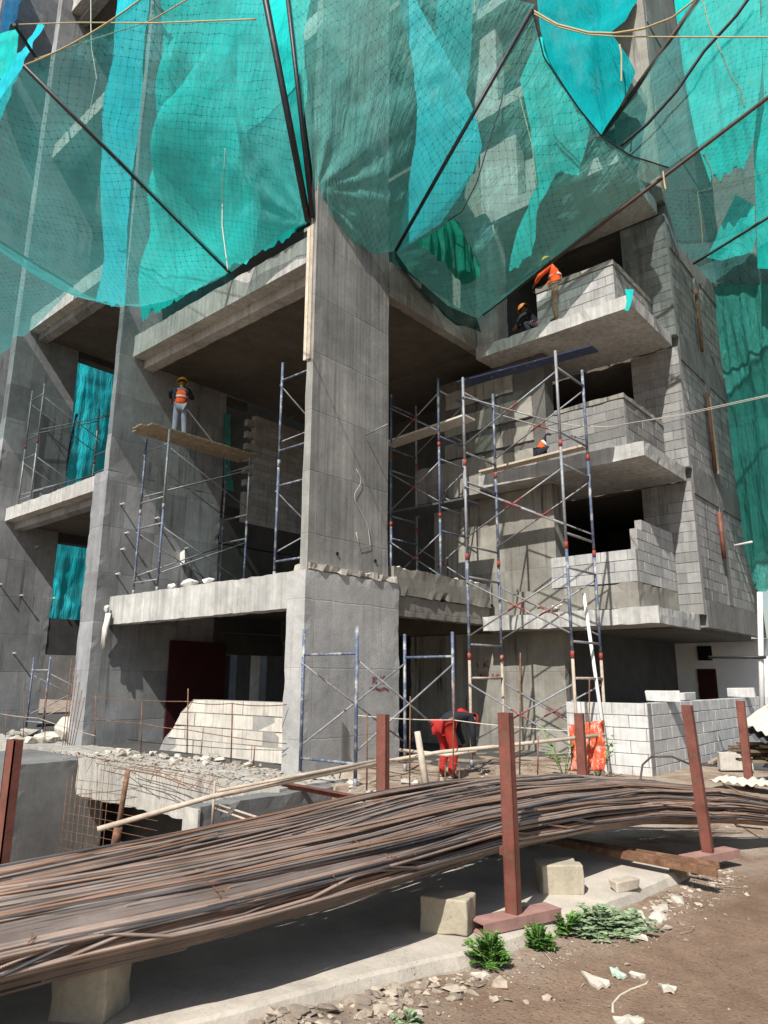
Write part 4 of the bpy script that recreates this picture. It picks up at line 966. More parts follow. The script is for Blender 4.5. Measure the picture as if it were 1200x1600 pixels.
for i in range(26):
    x = U(-2.4, 1.2); y = U(1.6, 6.5); a = U(0, 3.14); L = U(.04, .16)
    if x < plinth_x(y)+.15: continue
    p_ = Vector((x, y, gh(x, y)+.006)); q_ = p_+Vector((cos(a)*L, sin(a)*L, 0)); m_ = p_.lerp(q_, .5)+Vector((U(-.02, .02), U(-.02, .02), .006))
    tag(MB().tube([p_, m_, q_], U(.0015, .004), 5).build('dry_stalk', M['wood']), 'short dry stalk lying on the brown dirt', 'stalk', 'dry stalks on the dirt')

# pile of planks under corrugated sheets at the right
PB = at(1150, 1200, Z=.05)
def near(px, py, Yp): return at(px, py, Y=Yp)
for i, (z, l_) in enumerate(((.1, 0), )): pass
for i in range(34):
    lay = i//6; x0 = -3.55 + (i % 6)*.24 + U(-.04, .04); z = .36 + lay*.05
    b = MB().bar((x0+U(-.1, .05), 12.9+U(-.2, .15), z+U(-.01, .01)), (x0+1.6+U(-.3, .3), 14.0+U(-.2, .2), z+U(-.01, .03)), .2, .035)
    tag(b.build('pile_plank', M['wood_dark']), 'weathered plank in the pile under the corrugated sheets', 'plank', 'planks in the right pile')
for (px, py, rz, l_) in ((1150, 1203, .5, 'dusty block propping the left end of the plank pile'), (1185, 1190, .2, 'dusty block propping the plank pile farther right')):
    c = at(px, py, Z=.03); o = MB().box(-.28, .28, -.1, .1, 0, .3, None, .015).build('prop_block', M['block_old'], None, .015); o.location = (c.x, c.y, .03); o.rotation_euler = (0, 0, rz); tag(o, l_, 'block')
def corr(p0, u, v, nu, label, mat, amp=.028):
    p0, u, v = Vector(p0), Vector(u), Vector(v); nrm = u.cross(v).normalized()
    rows = [[p0+u*(j/nu)+v*(i/6)+nrm*(amp*sin(j*pi/3)) + Vector((0, 0, .03*noise.noise(Vector((j*.1, i*.6, amp*90))))) for j in range(nu+1)] for i in range(7)]
    tag(MB().grid(rows).build('corrugated_sheet', M[mat], None, 0, .008), label, 'corrugated sheet')
a0, a1 = at(1160, 1128, Y=12.7), at(1200, 1165, Y=12.4)
corr(a0, (1.3, -.5, -.62), (.35, 1.0, .42), 60, 'pale corrugated sheet topmost on the plank pile', 'corr')
corr(a0+Vector((-.05, 0, -.16)), (1.4, -.5, -.45), (.3, 1.0, .2), 60, 'dark corrugated sheet beneath the pale one', 'corr_d')
corr(at(1108, 1219, Z=.12), (1.35, -.35, .02), (.12, .42, .04), 60, 'pale corrugated sheet lying flat behind the second red post', 'corr', .02)
b = MB().bar(at(1110, 1192, Z=.05), at(1150, 1172, Z=.2), .1, .05); tag(b.build('loose_plank', M['wood']), 'loose plank sloping up to the plank pile from the low wall', 'plank')

# ------------------------------------------------------------------ outrigger poles, catch nets and hanging cloth
def V(*a): return Vector(a)
def pole(p, q, r, label, mat='black_pole'):
    return tag(MB().tube([p, q], r, 8).build('outrigger_pole', M[mat]), label, 'pole')
A_in, A_out = V(-12.71, 9.0, 11.08), V(-12.71, 3.94, 13.15)
C_in, C_top = V(-9.62, 8.66, 10.85), at(415, 0, X=-9.62); C_top = C_in + (C_top-C_in)*1.45
D_top = at(450, 0, X=-9.5); D_in = V(-9.5, 8.66, 10.9); D_top = D_in + (D_top-D_in)*1.3
P3_in, P3_out = V(-9.36, 11.15, 11.3), at(832, 15, Y=11.15)
P5_in = V(-8.9, 14.1, 10.75); P5_pt = at(1045, 262, Y=14.1); P5_dir = (at(1200, 150, Y=14.1)-P5_pt); P5_out = P5_pt + P5_dir*1.35
P4_in, P4_out = at(940, 215, Y=14.9), at(1090, 0, Y=14.9); P4_far = P4_in + (P4_out-P4_in)*1.4
P6_in, P6_out = at(1085, 411, Y=19), at(1200, 340, Y=19); P6_far = P6_in + (P6_out-P6_in)*2
Z_in, Z_out = V(-21.3, 9.0, 14.05), V(-21.3, 4.2, 15.0)
pole(A_in, A_out, .045, 'straight black pole slanting out to the upper left under the big net')
pole(C_in, C_top, .07, 'thick dark pole wrapped in net rising from the corner column')
pole(D_in, D_top, .05, 'straight black pole beside the wrapped one above the corner column')
pole(P3_in, P3_out, .045, 'long black pole slanting up to the right from the corner column')
pole(P5_in, P5_out, .04, 'brown pole along the lower edge of the right net', 'brown_pole')
pole(P4_in, P4_far, .06, 'brown pole slanting up to the top edge, right of the teal billow', 'brown_pole')
pole(P6_in - (P6_out-P6_in)*.02, P6_far, .04, 'lowest brown pole at the right edge above the dark net', 'brown_pole')
pole(Z_in, Z_out, .045, 'black pole at the left edge of the big net')
F_in, F_out = at(57, 92, Y=7.5), at(22, 38, Y=6.3)
pole(F_in + (F_in-F_out)*.35, F_out, .06, 'short dark pole in the upper left corner')
pole(at(228, -20, Y=8.4), at(255, 20, Y=8.4), .05, 'short black pole at the top edge left of the big cloth')

def resample(pts, n):
    pts = [Vector(p) for p in pts]; L = [0]
    for a, b in zip(pts, pts[1:]): L.append(L[-1]+(b-a).length)
    out = []
    for i in range(n+1):
        t = L[-1]*i/n; k = 0
        while k < len(L)-2 and L[k+1] < t: k += 1
        f = (t-L[k])/max(1e-6, L[k+1]-L[k]); out.append(pts[k].lerp(pts[k+1], f))
    return out
def smooth_curve(p, q, sag, n=16):
    p, q = Vector(p), Vector(q); return [p.lerp(q, i/n) - V(0, 0, sag*4*(i/n)*(1-i/n)) for i in range(n+1)]
def net(name, label, bottom, top, left, right, mat, nu=70, nv=60, sag=.4, wr=.05, wf=1.2, gather=(), seed=0, group=None, dirn=None):
    B, T, Lf, Rt = resample(bottom, nu), resample(top, nu), resample(left, nv), resample(right, nv)
    rows = []; uvs = []; wd = (B[-1]-B[0]).length*.5+(T[-1]-T[0]).length*.5; ht = (Lf[-1]-Lf[0]).length*.5+(Rt[-1]-Rt[0]).length*.5
    n0 = (B[-1]-B[0]+T[-1]-T[0]).cross(Lf[-1]-Lf[0]+Rt[-1]-Rt[0]).normalized() if dirn is None else Vector(dirn)
    for j in range(nv+1):
        v = j/nv; r = []; ru = []
        for i in range(nu+1):
            u = i/nu
            p = B[i]*(1-v)+T[i]*v + Lf[j]*(1-u)+Rt[j]*u - (B[0]*(1-u)*(1-v)+B[-1]*u*(1-v)+T[0]*(1-u)*v+T[-1]*u*v)
            e = (4*u*(1-u))**.7*(4*v*(1-v))**.7
            p = p - V(0, 0, sag*e)
            q = p*wf + V(seed*7.3, 0, 0)
            d = wr*(noise.noise(q) + .5*noise.noise(q*2.7))*min(1, e*4+.15)
            for (gp, k_, amp, rad) in gather:
                w_ = p-gp; rr = w_.length; th = atan2(w_.z, w_.x+.5*w_.y)
                d += amp*sin(k_*th+2*noise.noise(V(th*2, seed, 1)))*math.exp(-rr/rad)*min(1, rr*1.5)
            p = p + n0*d; r.append(p); ru.append((u*wd, v*ht))
        rows.append(r); uvs.append(ru)
    o = MB().grid(rows, uvs).build(name, M[mat]); return tag(o, label, 'net', group)
# rope lines first
def rope(pts, label, r=.018, mat='rope'):
    return tag(MB().tube(pts, r, 6).build('rope', M[mat]), label, 'rope')
edgeA = resample([A_out, at(150, 84, X=-12.2), at(230, 48, X=-11.6), at(300, -8, X=-10.9), C_top], 30)
edgeA = [A_out] + smooth_curve(A_out, C_top, .55, 24)[1:]
rope(edgeA, 'jute rope along the outer edge of the big left net', .016)
n1b = [A_in, V(-12.2, 8.85, 10.95), V(-11.3, 8.8, 10.98), V(-10.3, 8.7, 10.98), C_in]
net('catch_net', 'big teal catch net between the left slanting pole and the corner column', n1b, edgeA, [A_in, A_out], [C_in, C_top], 'net', sag=.35, wr=.06,
    gather=((A_in, 26, .05, 1.3), (C_in, 18, .06, 1.2)))
n0b = smooth_curve(Z_in, A_in, .75, 16); n0b[8] += V(0, -.3, -.1)
n0t = smooth_curve(Z_out, A_out, .5)
net('catch_net', 'teal catch net at the far left, left of the slanting black pole', n0b, n0t, [Z_in, Z_out], [A_in, A_out], 'net', sag=.7, wr=.08, seed=2, gather=((A_in, 26, .05, 1.2),))
net('catch_net', 'lowest teal net strip at the left edge over the upper floor', smooth_curve(V(-29, 9.0, 13.6), V(-21.3, 8.9, 13.9), .35), smooth_curve(V(-29, 4.6, 14.6), Z_out, .3), [V(-29, 9, 13.6), V(-29, 4.6, 14.6)], [V(-21.3, 8.9, 13.9), Z_out], 'net', sag=.3, wr=.05, seed=3, nu=40, nv=30)
C2 = at(492, 297, X=-9.5)
n2b = [C2, at(520, 338, X=-9.38), at(550, 374, X=-9.36), at(585, 398, X=-9.34), P3_in]
net('catch_net', 'pale teal net between the corner column and the long right slanting pole', n2b, smooth_curve(D_top, P3_out+(P3_out-P3_in)*.02, .1), [C2, D_top], [P3_in, P3_out+(P3_out-P3_in)*.02], 'net_r', sag=.12, wr=.07, seed=4,
    gather=((C2, 16, .10, 1.3), (P3_in, 20, .07, 1.0)))
n3b = [P3_in, at(640, 425, Y=11.9), at(700, 478, Y=12.9), at(745, 497, Y=13.6), P5_in]
e3 = [P3_out, at(850, 90, Y=11.6), at(905, 170, Y=12.5), at(940, 213, Y=13.1), at(985, 243, Y=13.6), P5_pt]
rope(resample(e3, 40), 'rope sagging along the outer edge of the right net', .017, 'black_pole')
net('catch_net', 'grey teal net spread between the long right pole and the brown lower pole', n3b, e3, [P3_in, P3_out], [P5_in, P5_pt], 'net_r', sag=.25, wr=.06, seed=5, gather=((P3_in, 22, .06, 1.0),))
sk = [at(618, 405, X=-9.3), at(660, 455, X=-9.3), at(705, 500, X=-9.25), at(752, 520, X=-9.2)]
net('loose_net', 'dark loose net sagging over the side beam right of the corner column', sk, n3b[:4], [sk[0], n3b[0]], [sk[-1], n3b[3]], 'net_dark', sag=.12, wr=.12, seed=6, nu=40, nv=18)
n4a = [P5_pt, at(1040, 310, Y=15.8), at(1058, 380, Y=17.8), P6_in]
net('catch_net', 'teal net at the right edge between the two lower brown poles', n4a, [P5_out, P6_far], [P5_pt, P5_out], [P6_in, P6_far], 'net_right', sag=.3, wr=.08, seed=7)
net('catch_net', 'teal net at the upper right between the steep and the flat brown poles', [P4_in, at(985, 243, Y=14.5), P5_pt], [P4_far, P5_out], [P4_in, P4_far], [P5_pt, P5_out], 'net_right', sag=.15, wr=.07, seed=8)
w5a = [at(1090, 415, Y=19.1), at(1106, 436, Y=20.7), at(1116, 452, Y=22.4)]
net('catch_net', 'small dark net fold under the lowest right pole', [w5a[0], w5a[1], w5a[2], at(1215, 462, Y=22.4)], [P6_in, P6_far], [w5a[0], P6_in], [at(1215, 462, Y=22.4), P6_far], 'net_right', sag=.25, wr=.15, seed=9, nu=40, nv=30)

def cloth(name, label, rows, mat, n=46, m=60, fold=.12, ff=1.3, big=.15, seed=0, ragged=0, hem=.35, **pl):
    """hanging cloth: rows give its left and right edge from top to bottom, standing in the vertical plane pl"""
    P = [[at(l[0], l[1], **pl), at(r_[0], r_[1], **pl)] for l, r_ in rows]
    Lp = resample([a for a, b in P], m); Rp = resample([b for a, b in P], m); out = []; uv = []
    nrm = V(-1, 0, 0) if 'X' in pl else V(0, 1, 0)
    for j in range(m+1):
        v = j/m; r = []; ru = []
        for i in range(n+1):
            u = i/n; p = Lp[j].lerp(Rp[j], u); al = (p.y if 'X' in pl else p.x)
            d = fold*noise.noise(V(al*ff+.35*sin(p.z*.5), p.z*.12, seed*3.1)) + fold*.45*noise.noise(V(al*ff*3, p.z*.25, seed+5)) + big*noise.noise(V(al*.4, p.z*.35, seed+9)) + .04*noise.noise(V(al*2, p.z*2, seed))
            e = min(1, hem + 3*min(v, 1-v))
            q = p - nrm*(abs(d)*e if False else (d+fold*.5)*e)
            if ragged and j == m: q.z += ragged*noise.noise(V(al*2.2, seed, 4)) + ragged*.5*noise.noise(V(al*7, seed, 4))
            r.append(q); ru.append((al, p.z))
        out.append(r); uv.append(ru)
    o = MB().grid(out, uv).build(name, M[mat]); return tag(o, label, 'cloth')
cloth('shade_cloth', 'tall bright cyan cloth strip left of the second blade wall', [((186, -20), (236, -20)), ((181, 90), (227, 90)), ((166, 160), (219, 180)), ((163, 280), (209, 320)), ((163, 400), (200, 420)), ((150, 470), (196, 478))], 'tarp_c', fold=.12, Y=8.75, seed=1, ragged=.2)
cloth('shade_cloth', 'largest bright teal cloth bulging over the bay left of the corner column', [((254, -20), (486, -20)), ((250, 100), (486, 80)), ((238, 180), (486, 180)), ((226, 270), (486, 260)), ((221, 400), (484, 330)), ((223, 500), (478, 355))], 'tarp', n=110, m=110, fold=.5, ff=.75, big=1.4, Y=8.98, seed=2, ragged=.25, hem=.03)
cloth('shade_cloth', 'narrow cyan cloth strip right of the corner column', [((618, -30), (640, -20)), ((632, 40), (672, 40)), ((648, 110), (712, 110)), ((652, 165), (742, 175)), ((650, 230), (757, 232)), ((640, 300), (738, 280)), ((622, 395), (690, 350))], 'tarp_c', fold=.10, ff=2.5, Y=12.2, seed=3)
cloth('shade_cloth', 'dark teal cloth high behind the narrow cyan strip', [((632, -30), (745, -30)), ((640, 60), (738, 60)), ((655, 150), (728, 150)), ((690, 200), (725, 190))], 'tarp_d', Y=14.3, seed=4)
cloth('shade_cloth', 'big deep teal billow at the top, right of the long slanting pole', [((842, -30), (1012, -30)), ((852, 60), (984, 40)), ((862, 100), (960, 60)), ((880, 130), (985, 95)), ((900, 165), (998, 120)), ((920, 190), (970, 165)), ((934, 210), (942, 212))], 'tarp_d', fold=.35, ff=.8, big=.9, Y=14.05, seed=5)
cloth('shade_cloth', 'teal cloth behind the right net below the deep billow', [((842, 60), (868, 60)), ((815, 128), (895, 140)), ((832, 210), (925, 205)), ((838, 290), (905, 268))], 'tarp', fold=.15, Y=14.2, seed=6, ragged=.15)
cloth('shade_cloth', 'slim pale teal rag hanging below the right net over the balcony', [((838, 292), (866, 280)), ((822, 330), (840, 330)), ((808, 370), (838, 370)), ((797, 425), (830, 402))], 'tarp', fold=.1, ff=4, Y=14.1, seed=7, ragged=.2)
cloth('shade_cloth', 'crumpled dark green cloth in the pocket of the right net', [((700, 345), (712, 348)), ((668, 368), (724, 378)), ((640, 384), (738, 405)), ((665, 405), (745, 420)), ((700, 430), (735, 440)), ((716, 446), (722, 447))], 'tarp_g', fold=.25, ff=2.5, big=.2, X=-8.2, seed=8)
cloth('shade_cloth', 'torn bright teal cloth down the upper party wall at right', [((1050, -30), (1185, -30)), ((1062, 50), (1190, 50)), ((1070, 110), (1192, 110)), ((1080, 170), (1185, 170)), ((1092, 230), (1178, 225)), ((1110, 285), (1162, 262))], 'tarp', fold=.22, ff=1.6, Y=19.6, seed=9, ragged=.5)
cloth('shade_cloth', 'teal cloth at the far right edge beside the torn one', [((1192, -30), (1290, -30)), ((1186, 120), (1290, 120)), ((1180, 230), (1290, 230)), ((1184, 330), (1290, 330)), ((1184, 420), (1290, 430))], 'tarp', fold=.2, Y=20.2, seed=10)
cloth('shade_cloth', 'slanting teal scrap under the torn cloth at right', [((1150, 305), (1180, 322)), ((1135, 340), (1184, 372)), ((1115, 385), (1178, 395)), ((1103, 402), (1128, 408))], 'tarp', fold=.12, Y=20.6, seed=11)
cloth('shade_cloth', 'bright cyan cloth filling the upper left doorway', [((108, 555), (185, 572)), ((104, 640), (178, 655)), ((92, 700), (170, 715)), ((86, 775), (170, 775))], 'tarp_c', fold=.2, X=-27.8, seed=12)
cloth('shade_cloth', 'bright cyan cloth filling the lower left doorway', [((78, 840), (140, 850)), ((75, 905), (132, 905)), ((66, 975), (128, 975))], 'tarp_c', fold=.2, X=-27.8, seed=13)
cloth('shade_cloth', 'cyan cloth corner hanging at the upper left edge', [((62, 36), (70, 40)), ((38, 75), (52, 78)), ((-10, 140), (36, 105)), ((-20, 235), (8, 170))], 'tarp_c', fold=.12, Y=8.3, seed=14)
cloth('shade_cloth', 'teal cloth at the upper left edge behind the short dark pole', [((-20, 60), (30, 44)), ((-20, 100), (22, 90)), ((-20, 130), (8, 120))], 'tarp', fold=.12, Y=8.5, seed=15)
cloth('shade_cloth', 'blue cloth in the upper left corner', [((-60, -60), (70, -60)), ((-60, -10), (48, -10)), ((-60, 40), (34, 20)), ((-60, 75), (4, 60))], 'tarp_b', fold=.2, Y=8.9, seed=16)
cloth('wall_net', 'tall dark green net hanging beyond the party wall at the right edge', [((1115, 448), (1300, 440)), ((1122, 520), (1300, 520)), ((1135, 640), (1300, 640)), ((1152, 770), (1300, 770)), ((1165, 860), (1300, 860)), ((1180, 918), (1300, 915))], 'net_d', n=110, fold=.4, ff=1.5, Y=21.3, seed=17, ragged=.3)
cloth('wall_net', 'pale torn flap at the top of the dark green net', [((1113, 452), (1150, 470)), ((1125, 475), (1180, 492)), ((1134, 500), (1176, 515))], 'net_right', fold=.1, Y=22.2, seed=18, ragged=.5)
cloth('rag', 'small teal rag hanging from the third balcony corner', [((976, 452), (990, 452)), ((980, 468), (988, 470)), ((976, 485), (982, 486))], 'tarp', n=8, m=14, fold=.04, Y=14.42, seed=19)
cloth('wall_net', 'dark green net strip in the opening of the terrace side wall', [((350, 645), (360, 648)), ((349, 720), (357, 722)), ((350, 765), (366, 768))], 'net_d', X=-17.08, n=12, fold=.08, seed=20)
# ropes
def rp(l, label, r=.014, mat='rope', **pl): return rope(resample([at(*q, **pl) for q in l], 40), label, r, mat)
rp([(30, 38), (120, 35), (240, 36), (400, 30)], 'thin level rope near the top left', .012, Y=5.0)
rp([(55, 92), (150, 60), (235, 33), (300, -5)], 'jute rope running above the outer edge of the big left net', .014, Y=5.5)
rp([(142, -5), (142, 40), (143, 75), (151, 122), (140, 175), (135, 198)], 'thin pale cord hanging at the upper left', .012, 'rope_w', Y=6.0)
rp([(352, 232), (348, 300), (347, 352), (356, 422)], 'pale cord hanging inside the big left net', .012, 'rope_w', Y=7.8)
rp([(832, 16), (870, 38), (920, 51), (960, 52), (1005, 45), (1050, 28), (1095, -8)], 'double jute rope sagging between the two upper right poles', .022, Y=12.2)
rp([(832, 20), (872, 42), (920, 54), (960, 57), (1080, 58), (1215, 58)], 'level jute rope below the double one at upper right', .014, Y=12.3)
rp([(968, 70), (971, 85), (971, 128)], 'short pale rope end dangling on the deep teal billow', .02, Y=13.6)
rp([(1036, 268), (1038, 285), (1040, 296)], 'short yellow rope end dangling from the brown lower pole', .018, Y=13.9)
rp([(1098, 0), (1108, 40), (1130, 90), (1142, 120), (1158, 140), (1163, 168)], 'yellow frayed cord trailing down the torn teal cloth', .02, Y=16)
rp([(1098, 240), (1110, 262), (1118, 290)], 'yellow cord at the lower edge of the torn teal cloth', .018, Y=17)
rp([(1090, 300), (1095, 340), (1098, 380)], 'pale cord hanging right of the third opening', .014, Y=17)
rp([(1090, 300), (1140, 286), (1215, 265)], 'thin pale cord running to the right edge', .01, Y=17)
rp([(970, 228), (1010, 195), (1055, 145), (1100, 80), (1150, 25), (1175, -10)], 'dark green hose curving up behind the upper right net', .04, 'net_d' if False else 'black_pole', Y=14.3)
rp([(802, 98), (790, 125), (782, 165), (766, 215), (745, 285), (722, 330), (700, 345)], 'thin black cable hanging from the long right pole', .014, 'black_pole', Y=11.4)
rp([(809, 140), (822, 190), (832, 230), (838, 290)], 'yellow hem cord of the cloth behind the right net', .014, 'rope', Y=13.9)
b = MB().rock(at(796, 107, Y=11.3), .09, (1, 1, 1.1), 18); tag(b.build('rope_knot', M['rope']), 'knotted ball of cord beside the long right pole', 'knot')
b = MB().rock(at(627, 282, X=-9.0), .08, (1, 1, 1), 18); tag(b.build('dark_lump', M['dark']), 'small dark lump caught in the net right of the corner column', 'lump')
cb = [at(846, 656, Y=13.9), at(900, 665, Y=13.4), at(950, 667, Y=13.2), at(1060, 648, Y=11.5), at(1215, 614, Y=9)]
rope(resample(cb, 50), 'thin pale cable crossing the facade to the right edge', .006, 'rope_w')
rope(resample([at(950, 668, Y=13.2), at(1080, 646, Y=11.3), at(1215, 616, Y=9.2)], 30), 'second thin cable twisted beside the first one', .005, 'rope_w')

# ------------------------------------------------------------------ people
PM = {'skin': simple('skin', (.20, .11, .07), .6, 0, .1, 9, obj=True, bump=0), 'vest': simple('orange_vest', (.80, .105, .02), .75, 0, .15, 9, obj=True), 'red': simple('red_cloth', (.36, .022, .018), .85, 0, .25, 9, obj=True),
      'navy': simple('dark_jacket', (.02, .022, .03), .85, 0, .3, 9, obj=True), 'grey': simple('grey_trousers', (.27, .28, .34), .85, 0, .15, 9, obj=True), 'khaki': simple('khaki_trousers', (.25, .19, .13), .85, 0, .35, 14, obj=True),
      'helmet': simple('yellow_helmet', (.62, .42, .02), .35, 0, .05, 9, obj=True, bump=0), 'hair': simple('black_hair', (.012, .010, .009), .6, 0, .2, 30, obj=True), 'white': simple('pale_scarf', (.65, .42, .38), .85, 0, .1, 9, obj=True),
      'orange2': simple('orange_helmet', (.42, .16, .03), .4, 0, .05, 9, obj=True, bump=0), 'strip': simple('reflective_strip', (.62, .6, .52), .4, 0, .05, 9, obj=True, bump=0), 'boot': simple('boot', (.05, .04, .035), .8, 0, .2, 9, obj=True)}
def skin(name, J, E, rad, mat, parent, lv=2):
    ks = list({k: 1 for e in E for k in e}); ix = {k: i for i, k in enumerate(ks)}
    me = bpy.data.meshes.new(name); me.from_pydata([J[k] for k in ks], [(ix[a], ix[b]) for a, b in E], [])
    o = bpy.data.objects.new(name, me); COL.objects.link(o); o.parent = parent; me.materials.append(mat)
    m = o.modifiers.new('skin', 'SKIN'); m.use_smooth_shade = True
    for i, k in enumerate(ks):
        sv = me.skin_vertices[0].data[i]; r = rad[k] if isinstance(rad, dict) else rad
        sv.radius = (r, r) if not isinstance(r, tuple) else r; sv.use_root = i == 0
    s = o.modifiers.new('sub', 'SUBSURF'); s.levels = lv; s.render_levels = lv
    return o
def person(label, loc, heading, J, cloth, helmet=None, scale=1.0, vest=None, scarf=None, flap=None):
    """J: joints in the figure's own frame, +y the way it faces, +x its right"""
    t = thing('person', label, 'person', loc); t.rotation_euler = (0, 0, heading); t.scale = (scale,)*3
    J = {k: Vector(v) for k, v in J.items()}
    hd = (J['head']-J['neck']).normalized(); fwd = Vector(J.get('face', (0, 1, 0))); fwd = (fwd - hd*fwd.dot(hd)).normalized(); sd = fwd.cross(hd)
    J['crown'] = J['head']+hd*.10; J['chin'] = J['head']-hd*.07+fwd*.06; J['nose'] = J['head']+fwd*.115-hd*.01
    J['earl'] = J['head']-sd*.085; J['earr'] = J['head']+sd*.085; J['jaw'] = J['neck'].lerp(J['head'], .5)
    E = [('pelvis', 'waist'), ('waist', 'chest'), ('chest', 'neck'), ('neck', 'jaw'), ('jaw', 'head'), ('head', 'crown'), ('head', 'nose'), ('jaw', 'chin'), ('head', 'earl'), ('head', 'earr')]
    rad = {'pelvis': (.135, .11), 'waist': (.125, .095), 'chest': (.145, .105), 'neck': .055, 'jaw': .058, 'head': (.082, .095), 'crown': .06, 'nose': .016, 'chin': .035, 'earl': .018, 'earr': .018}
    for s in 'lr':
        E += [('chest', 'sh'+s), ('sh'+s, 'el'+s), ('el'+s, 'wr'+s), ('wr'+s, 'pm'+s), ('pelvis', 'hp'+s), ('hp'+s, 'kn'+s), ('kn'+s, 'an'+s), ('an'+s, 'to'+s)]
        w_, e_ = J['wr'+s], J['el'+s]; d = (w_-e_).normalized(); J['pm'+s] = w_+d*.075
        a = d.orthogonal().normalized(); b_ = d.cross(a)
        for q in range(4):
            f0, f1_, f2_ = 'f%d%s' % (q, s), 'g%d%s' % (q, s), 'h%d%s' % (q, s); off = a*(q-1.5)*.019; L = (.03, .038, .036, .028)[q]
            J[f0] = J['pm'+s]+off+d*.02; J[f1_] = J[f0]+d*L+b_*.008; J[f2_] = J[f1_]+d*L*.6+b_*.022
            E += [('pm'+s, f0), (f0, f1_), (f1_, f2_)]; rad.update({f0: .0095, f1_: .009, f2_: .0075})
        J['t0'+s] = w_+d*.035+a*.04; J['t1'+s] = J['t0'+s]+d*.03+a*.022+b_*.01; E += [('wr'+s, 't0'+s), ('t0'+s, 't1'+s)]; rad.update({'t0'+s: .011, 't1'+s: .009})
        rad.update({'sh'+s: .06, 'el'+s: .042, 'wr'+s: .028, 'pm'+s: (.038, .018), 'hp'+s: .085, 'kn'+s: .058, 'an'+s: .04, 'to'+s: .035})
    skin('body', J, E, rad, PM['skin'], t)
    for s_ in (-1, 1):
        e = MB().rock(tuple(J['head']+fwd*.088+sd*.033*s_+hd*.015), .011, (1, 1, 1), 12); e2 = e.build('eye', PM['hair']); e2.parent = t
    # clothing
    tE = [('pelvis', 'hpl'), ('hpl', 'knl'), ('knl', 'anl'), ('pelvis', 'hpr'), ('hpr', 'knr'), ('knr', 'anr')]
    skin('trousers', J, tE, {'pelvis': (.158, .13), 'hpl': .105, 'hpr': .105, 'knl': .082, 'knr': .082, 'anl': .066, 'anr': .066}, PM[cloth[1]], t)
    sE = [('pelvis', 'waist'), ('waist', 'chest'), ('chest', 'neck')] + [x for s in 'lr' for x in (('chest', 'sh'+s), ('sh'+s, 'el'+s), ('el'+s, 'wr'+s))]
    sr = {'pelvis': (.15, .125), 'waist': (.16, .135), 'chest': (.162, .122), 'neck': .062}
    for s in 'lr': sr.update({'sh'+s: .078, 'el'+s: .058, 'wr'+s: .045})
    skin('jacket', J, sE, sr, PM[cloth[0]], t)
    if vest:
        J['vsl'] = J['chest'].lerp(J['shl'], .55); J['vsr'] = J['chest'].lerp(J['shr'], .55)
        skin('vest', J, [('pelvis', 'waist'), ('waist', 'chest'), ('chest', 'vsl'), ('chest', 'vsr')], {'pelvis': (.178, .15), 'waist': (.168, .138), 'chest': (.182, .142), 'vsl': .1, 'vsr': .1}, PM[vest], t)
        u = (J['chest']-J['waist']).normalized(); c = J['waist'].lerp(J['chest'], .35); f = Vector((0, 1, 0)); f = (f-u*f.dot(u)).normalized(); x_ = f.cross(u); n = 20
        ring = [c + f*cos(2*pi*i/n)*.152 + x_*sin(2*pi*i/n)*.176 for i in range(n)]
        b = MB(); b.add([p_+u*h for h in (-.025, .025) for p_ in ring], [(i, (i+1) % n, n+(i+1) % n, n+i) for i in range(n)], True); o = b.build('reflective_strip', PM['strip']); o.parent = t
    for s in 'lr': skin('shoe', J, [('an'+s, 'to'+s)], {'an'+s: .055, 'to'+s: .048}, PM['boot'], t, 1)
    n = 18
    def dome(r0, lift, name, mat, brim=0):
        b = MB(); c = J['head']+hd*lift; vs = []; fs = []
        for k in range(6):
            th = k/5*pi/2*.98
            for i in range(n):
                a_ = 2*pi*i/n; vs.append(c + hd*(r0*1.0*sin(th)) + (fwd*cos(a_)*1.12 + sd*sin(a_))*(r0*cos(th)))
        for k in range(5):
            for i in range(n): fs.append((k*n+i, k*n+(i+1) % n, (k+1)*n+(i+1) % n, (k+1)*n+i))
        if brim:
            b0 = len(vs)
            for i in range(n):
                a_ = 2*pi*i/n; ex = brim*(1.9 if cos(a_) > .5 else 1); vs.append(c - hd*.012 + (fwd*cos(a_)*1.12 + sd*sin(a_))*(r0+ex))
            for i in range(n): fs.append((b0+i, b0+(i+1) % n, (i+1) % n, i))
        b.add(vs, fs, True); o = b.build(name, PM[mat], None, 0, .006); o.parent = t; return o
    dome(.098, .02, 'hair', 'hair')
    if helmet: dome(.125, .045, 'helmet', helmet, .022)
    if scarf:
        dome(.112, .012, 'headscarf', scarf)
        if flap: skin('scarf_tail', {'a': J['head']-hd*.05, 'b': J['neck'], 'c': J['chest']+Vector((0, -.06, .08))}, [('a', 'b'), ('b', 'c')], {'a': .09, 'b': .1, 'c': .08}, PM[scarf], t)
    return t
def legs(J, ya=0): return J
STAND = dict(pelvis=(0, 0, .92), waist=(0, .01, 1.1), chest=(0, 0, 1.32), neck=(0, .01, 1.46), head=(0, .03, 1.6), hpl=(-.09, 0, .88), hpr=(.09, 0, .88), knl=(-.11, .03, .48), knr=(.12, .03, .48), anl=(-.12, 0, .07), anr=(.15, -.02, .07), tol=(-.14, .15, .035), tor=(.2, .12, .035))
j = dict(STAND, shl=(-.19, .0, 1.38), shr=(.19, .0, 1.38), ell=(-.33, .16, 1.36), elr=(.3, .12, 1.2), wrl=(-.3, .3, 1.22), wrr=(.2, .3, 1.3))
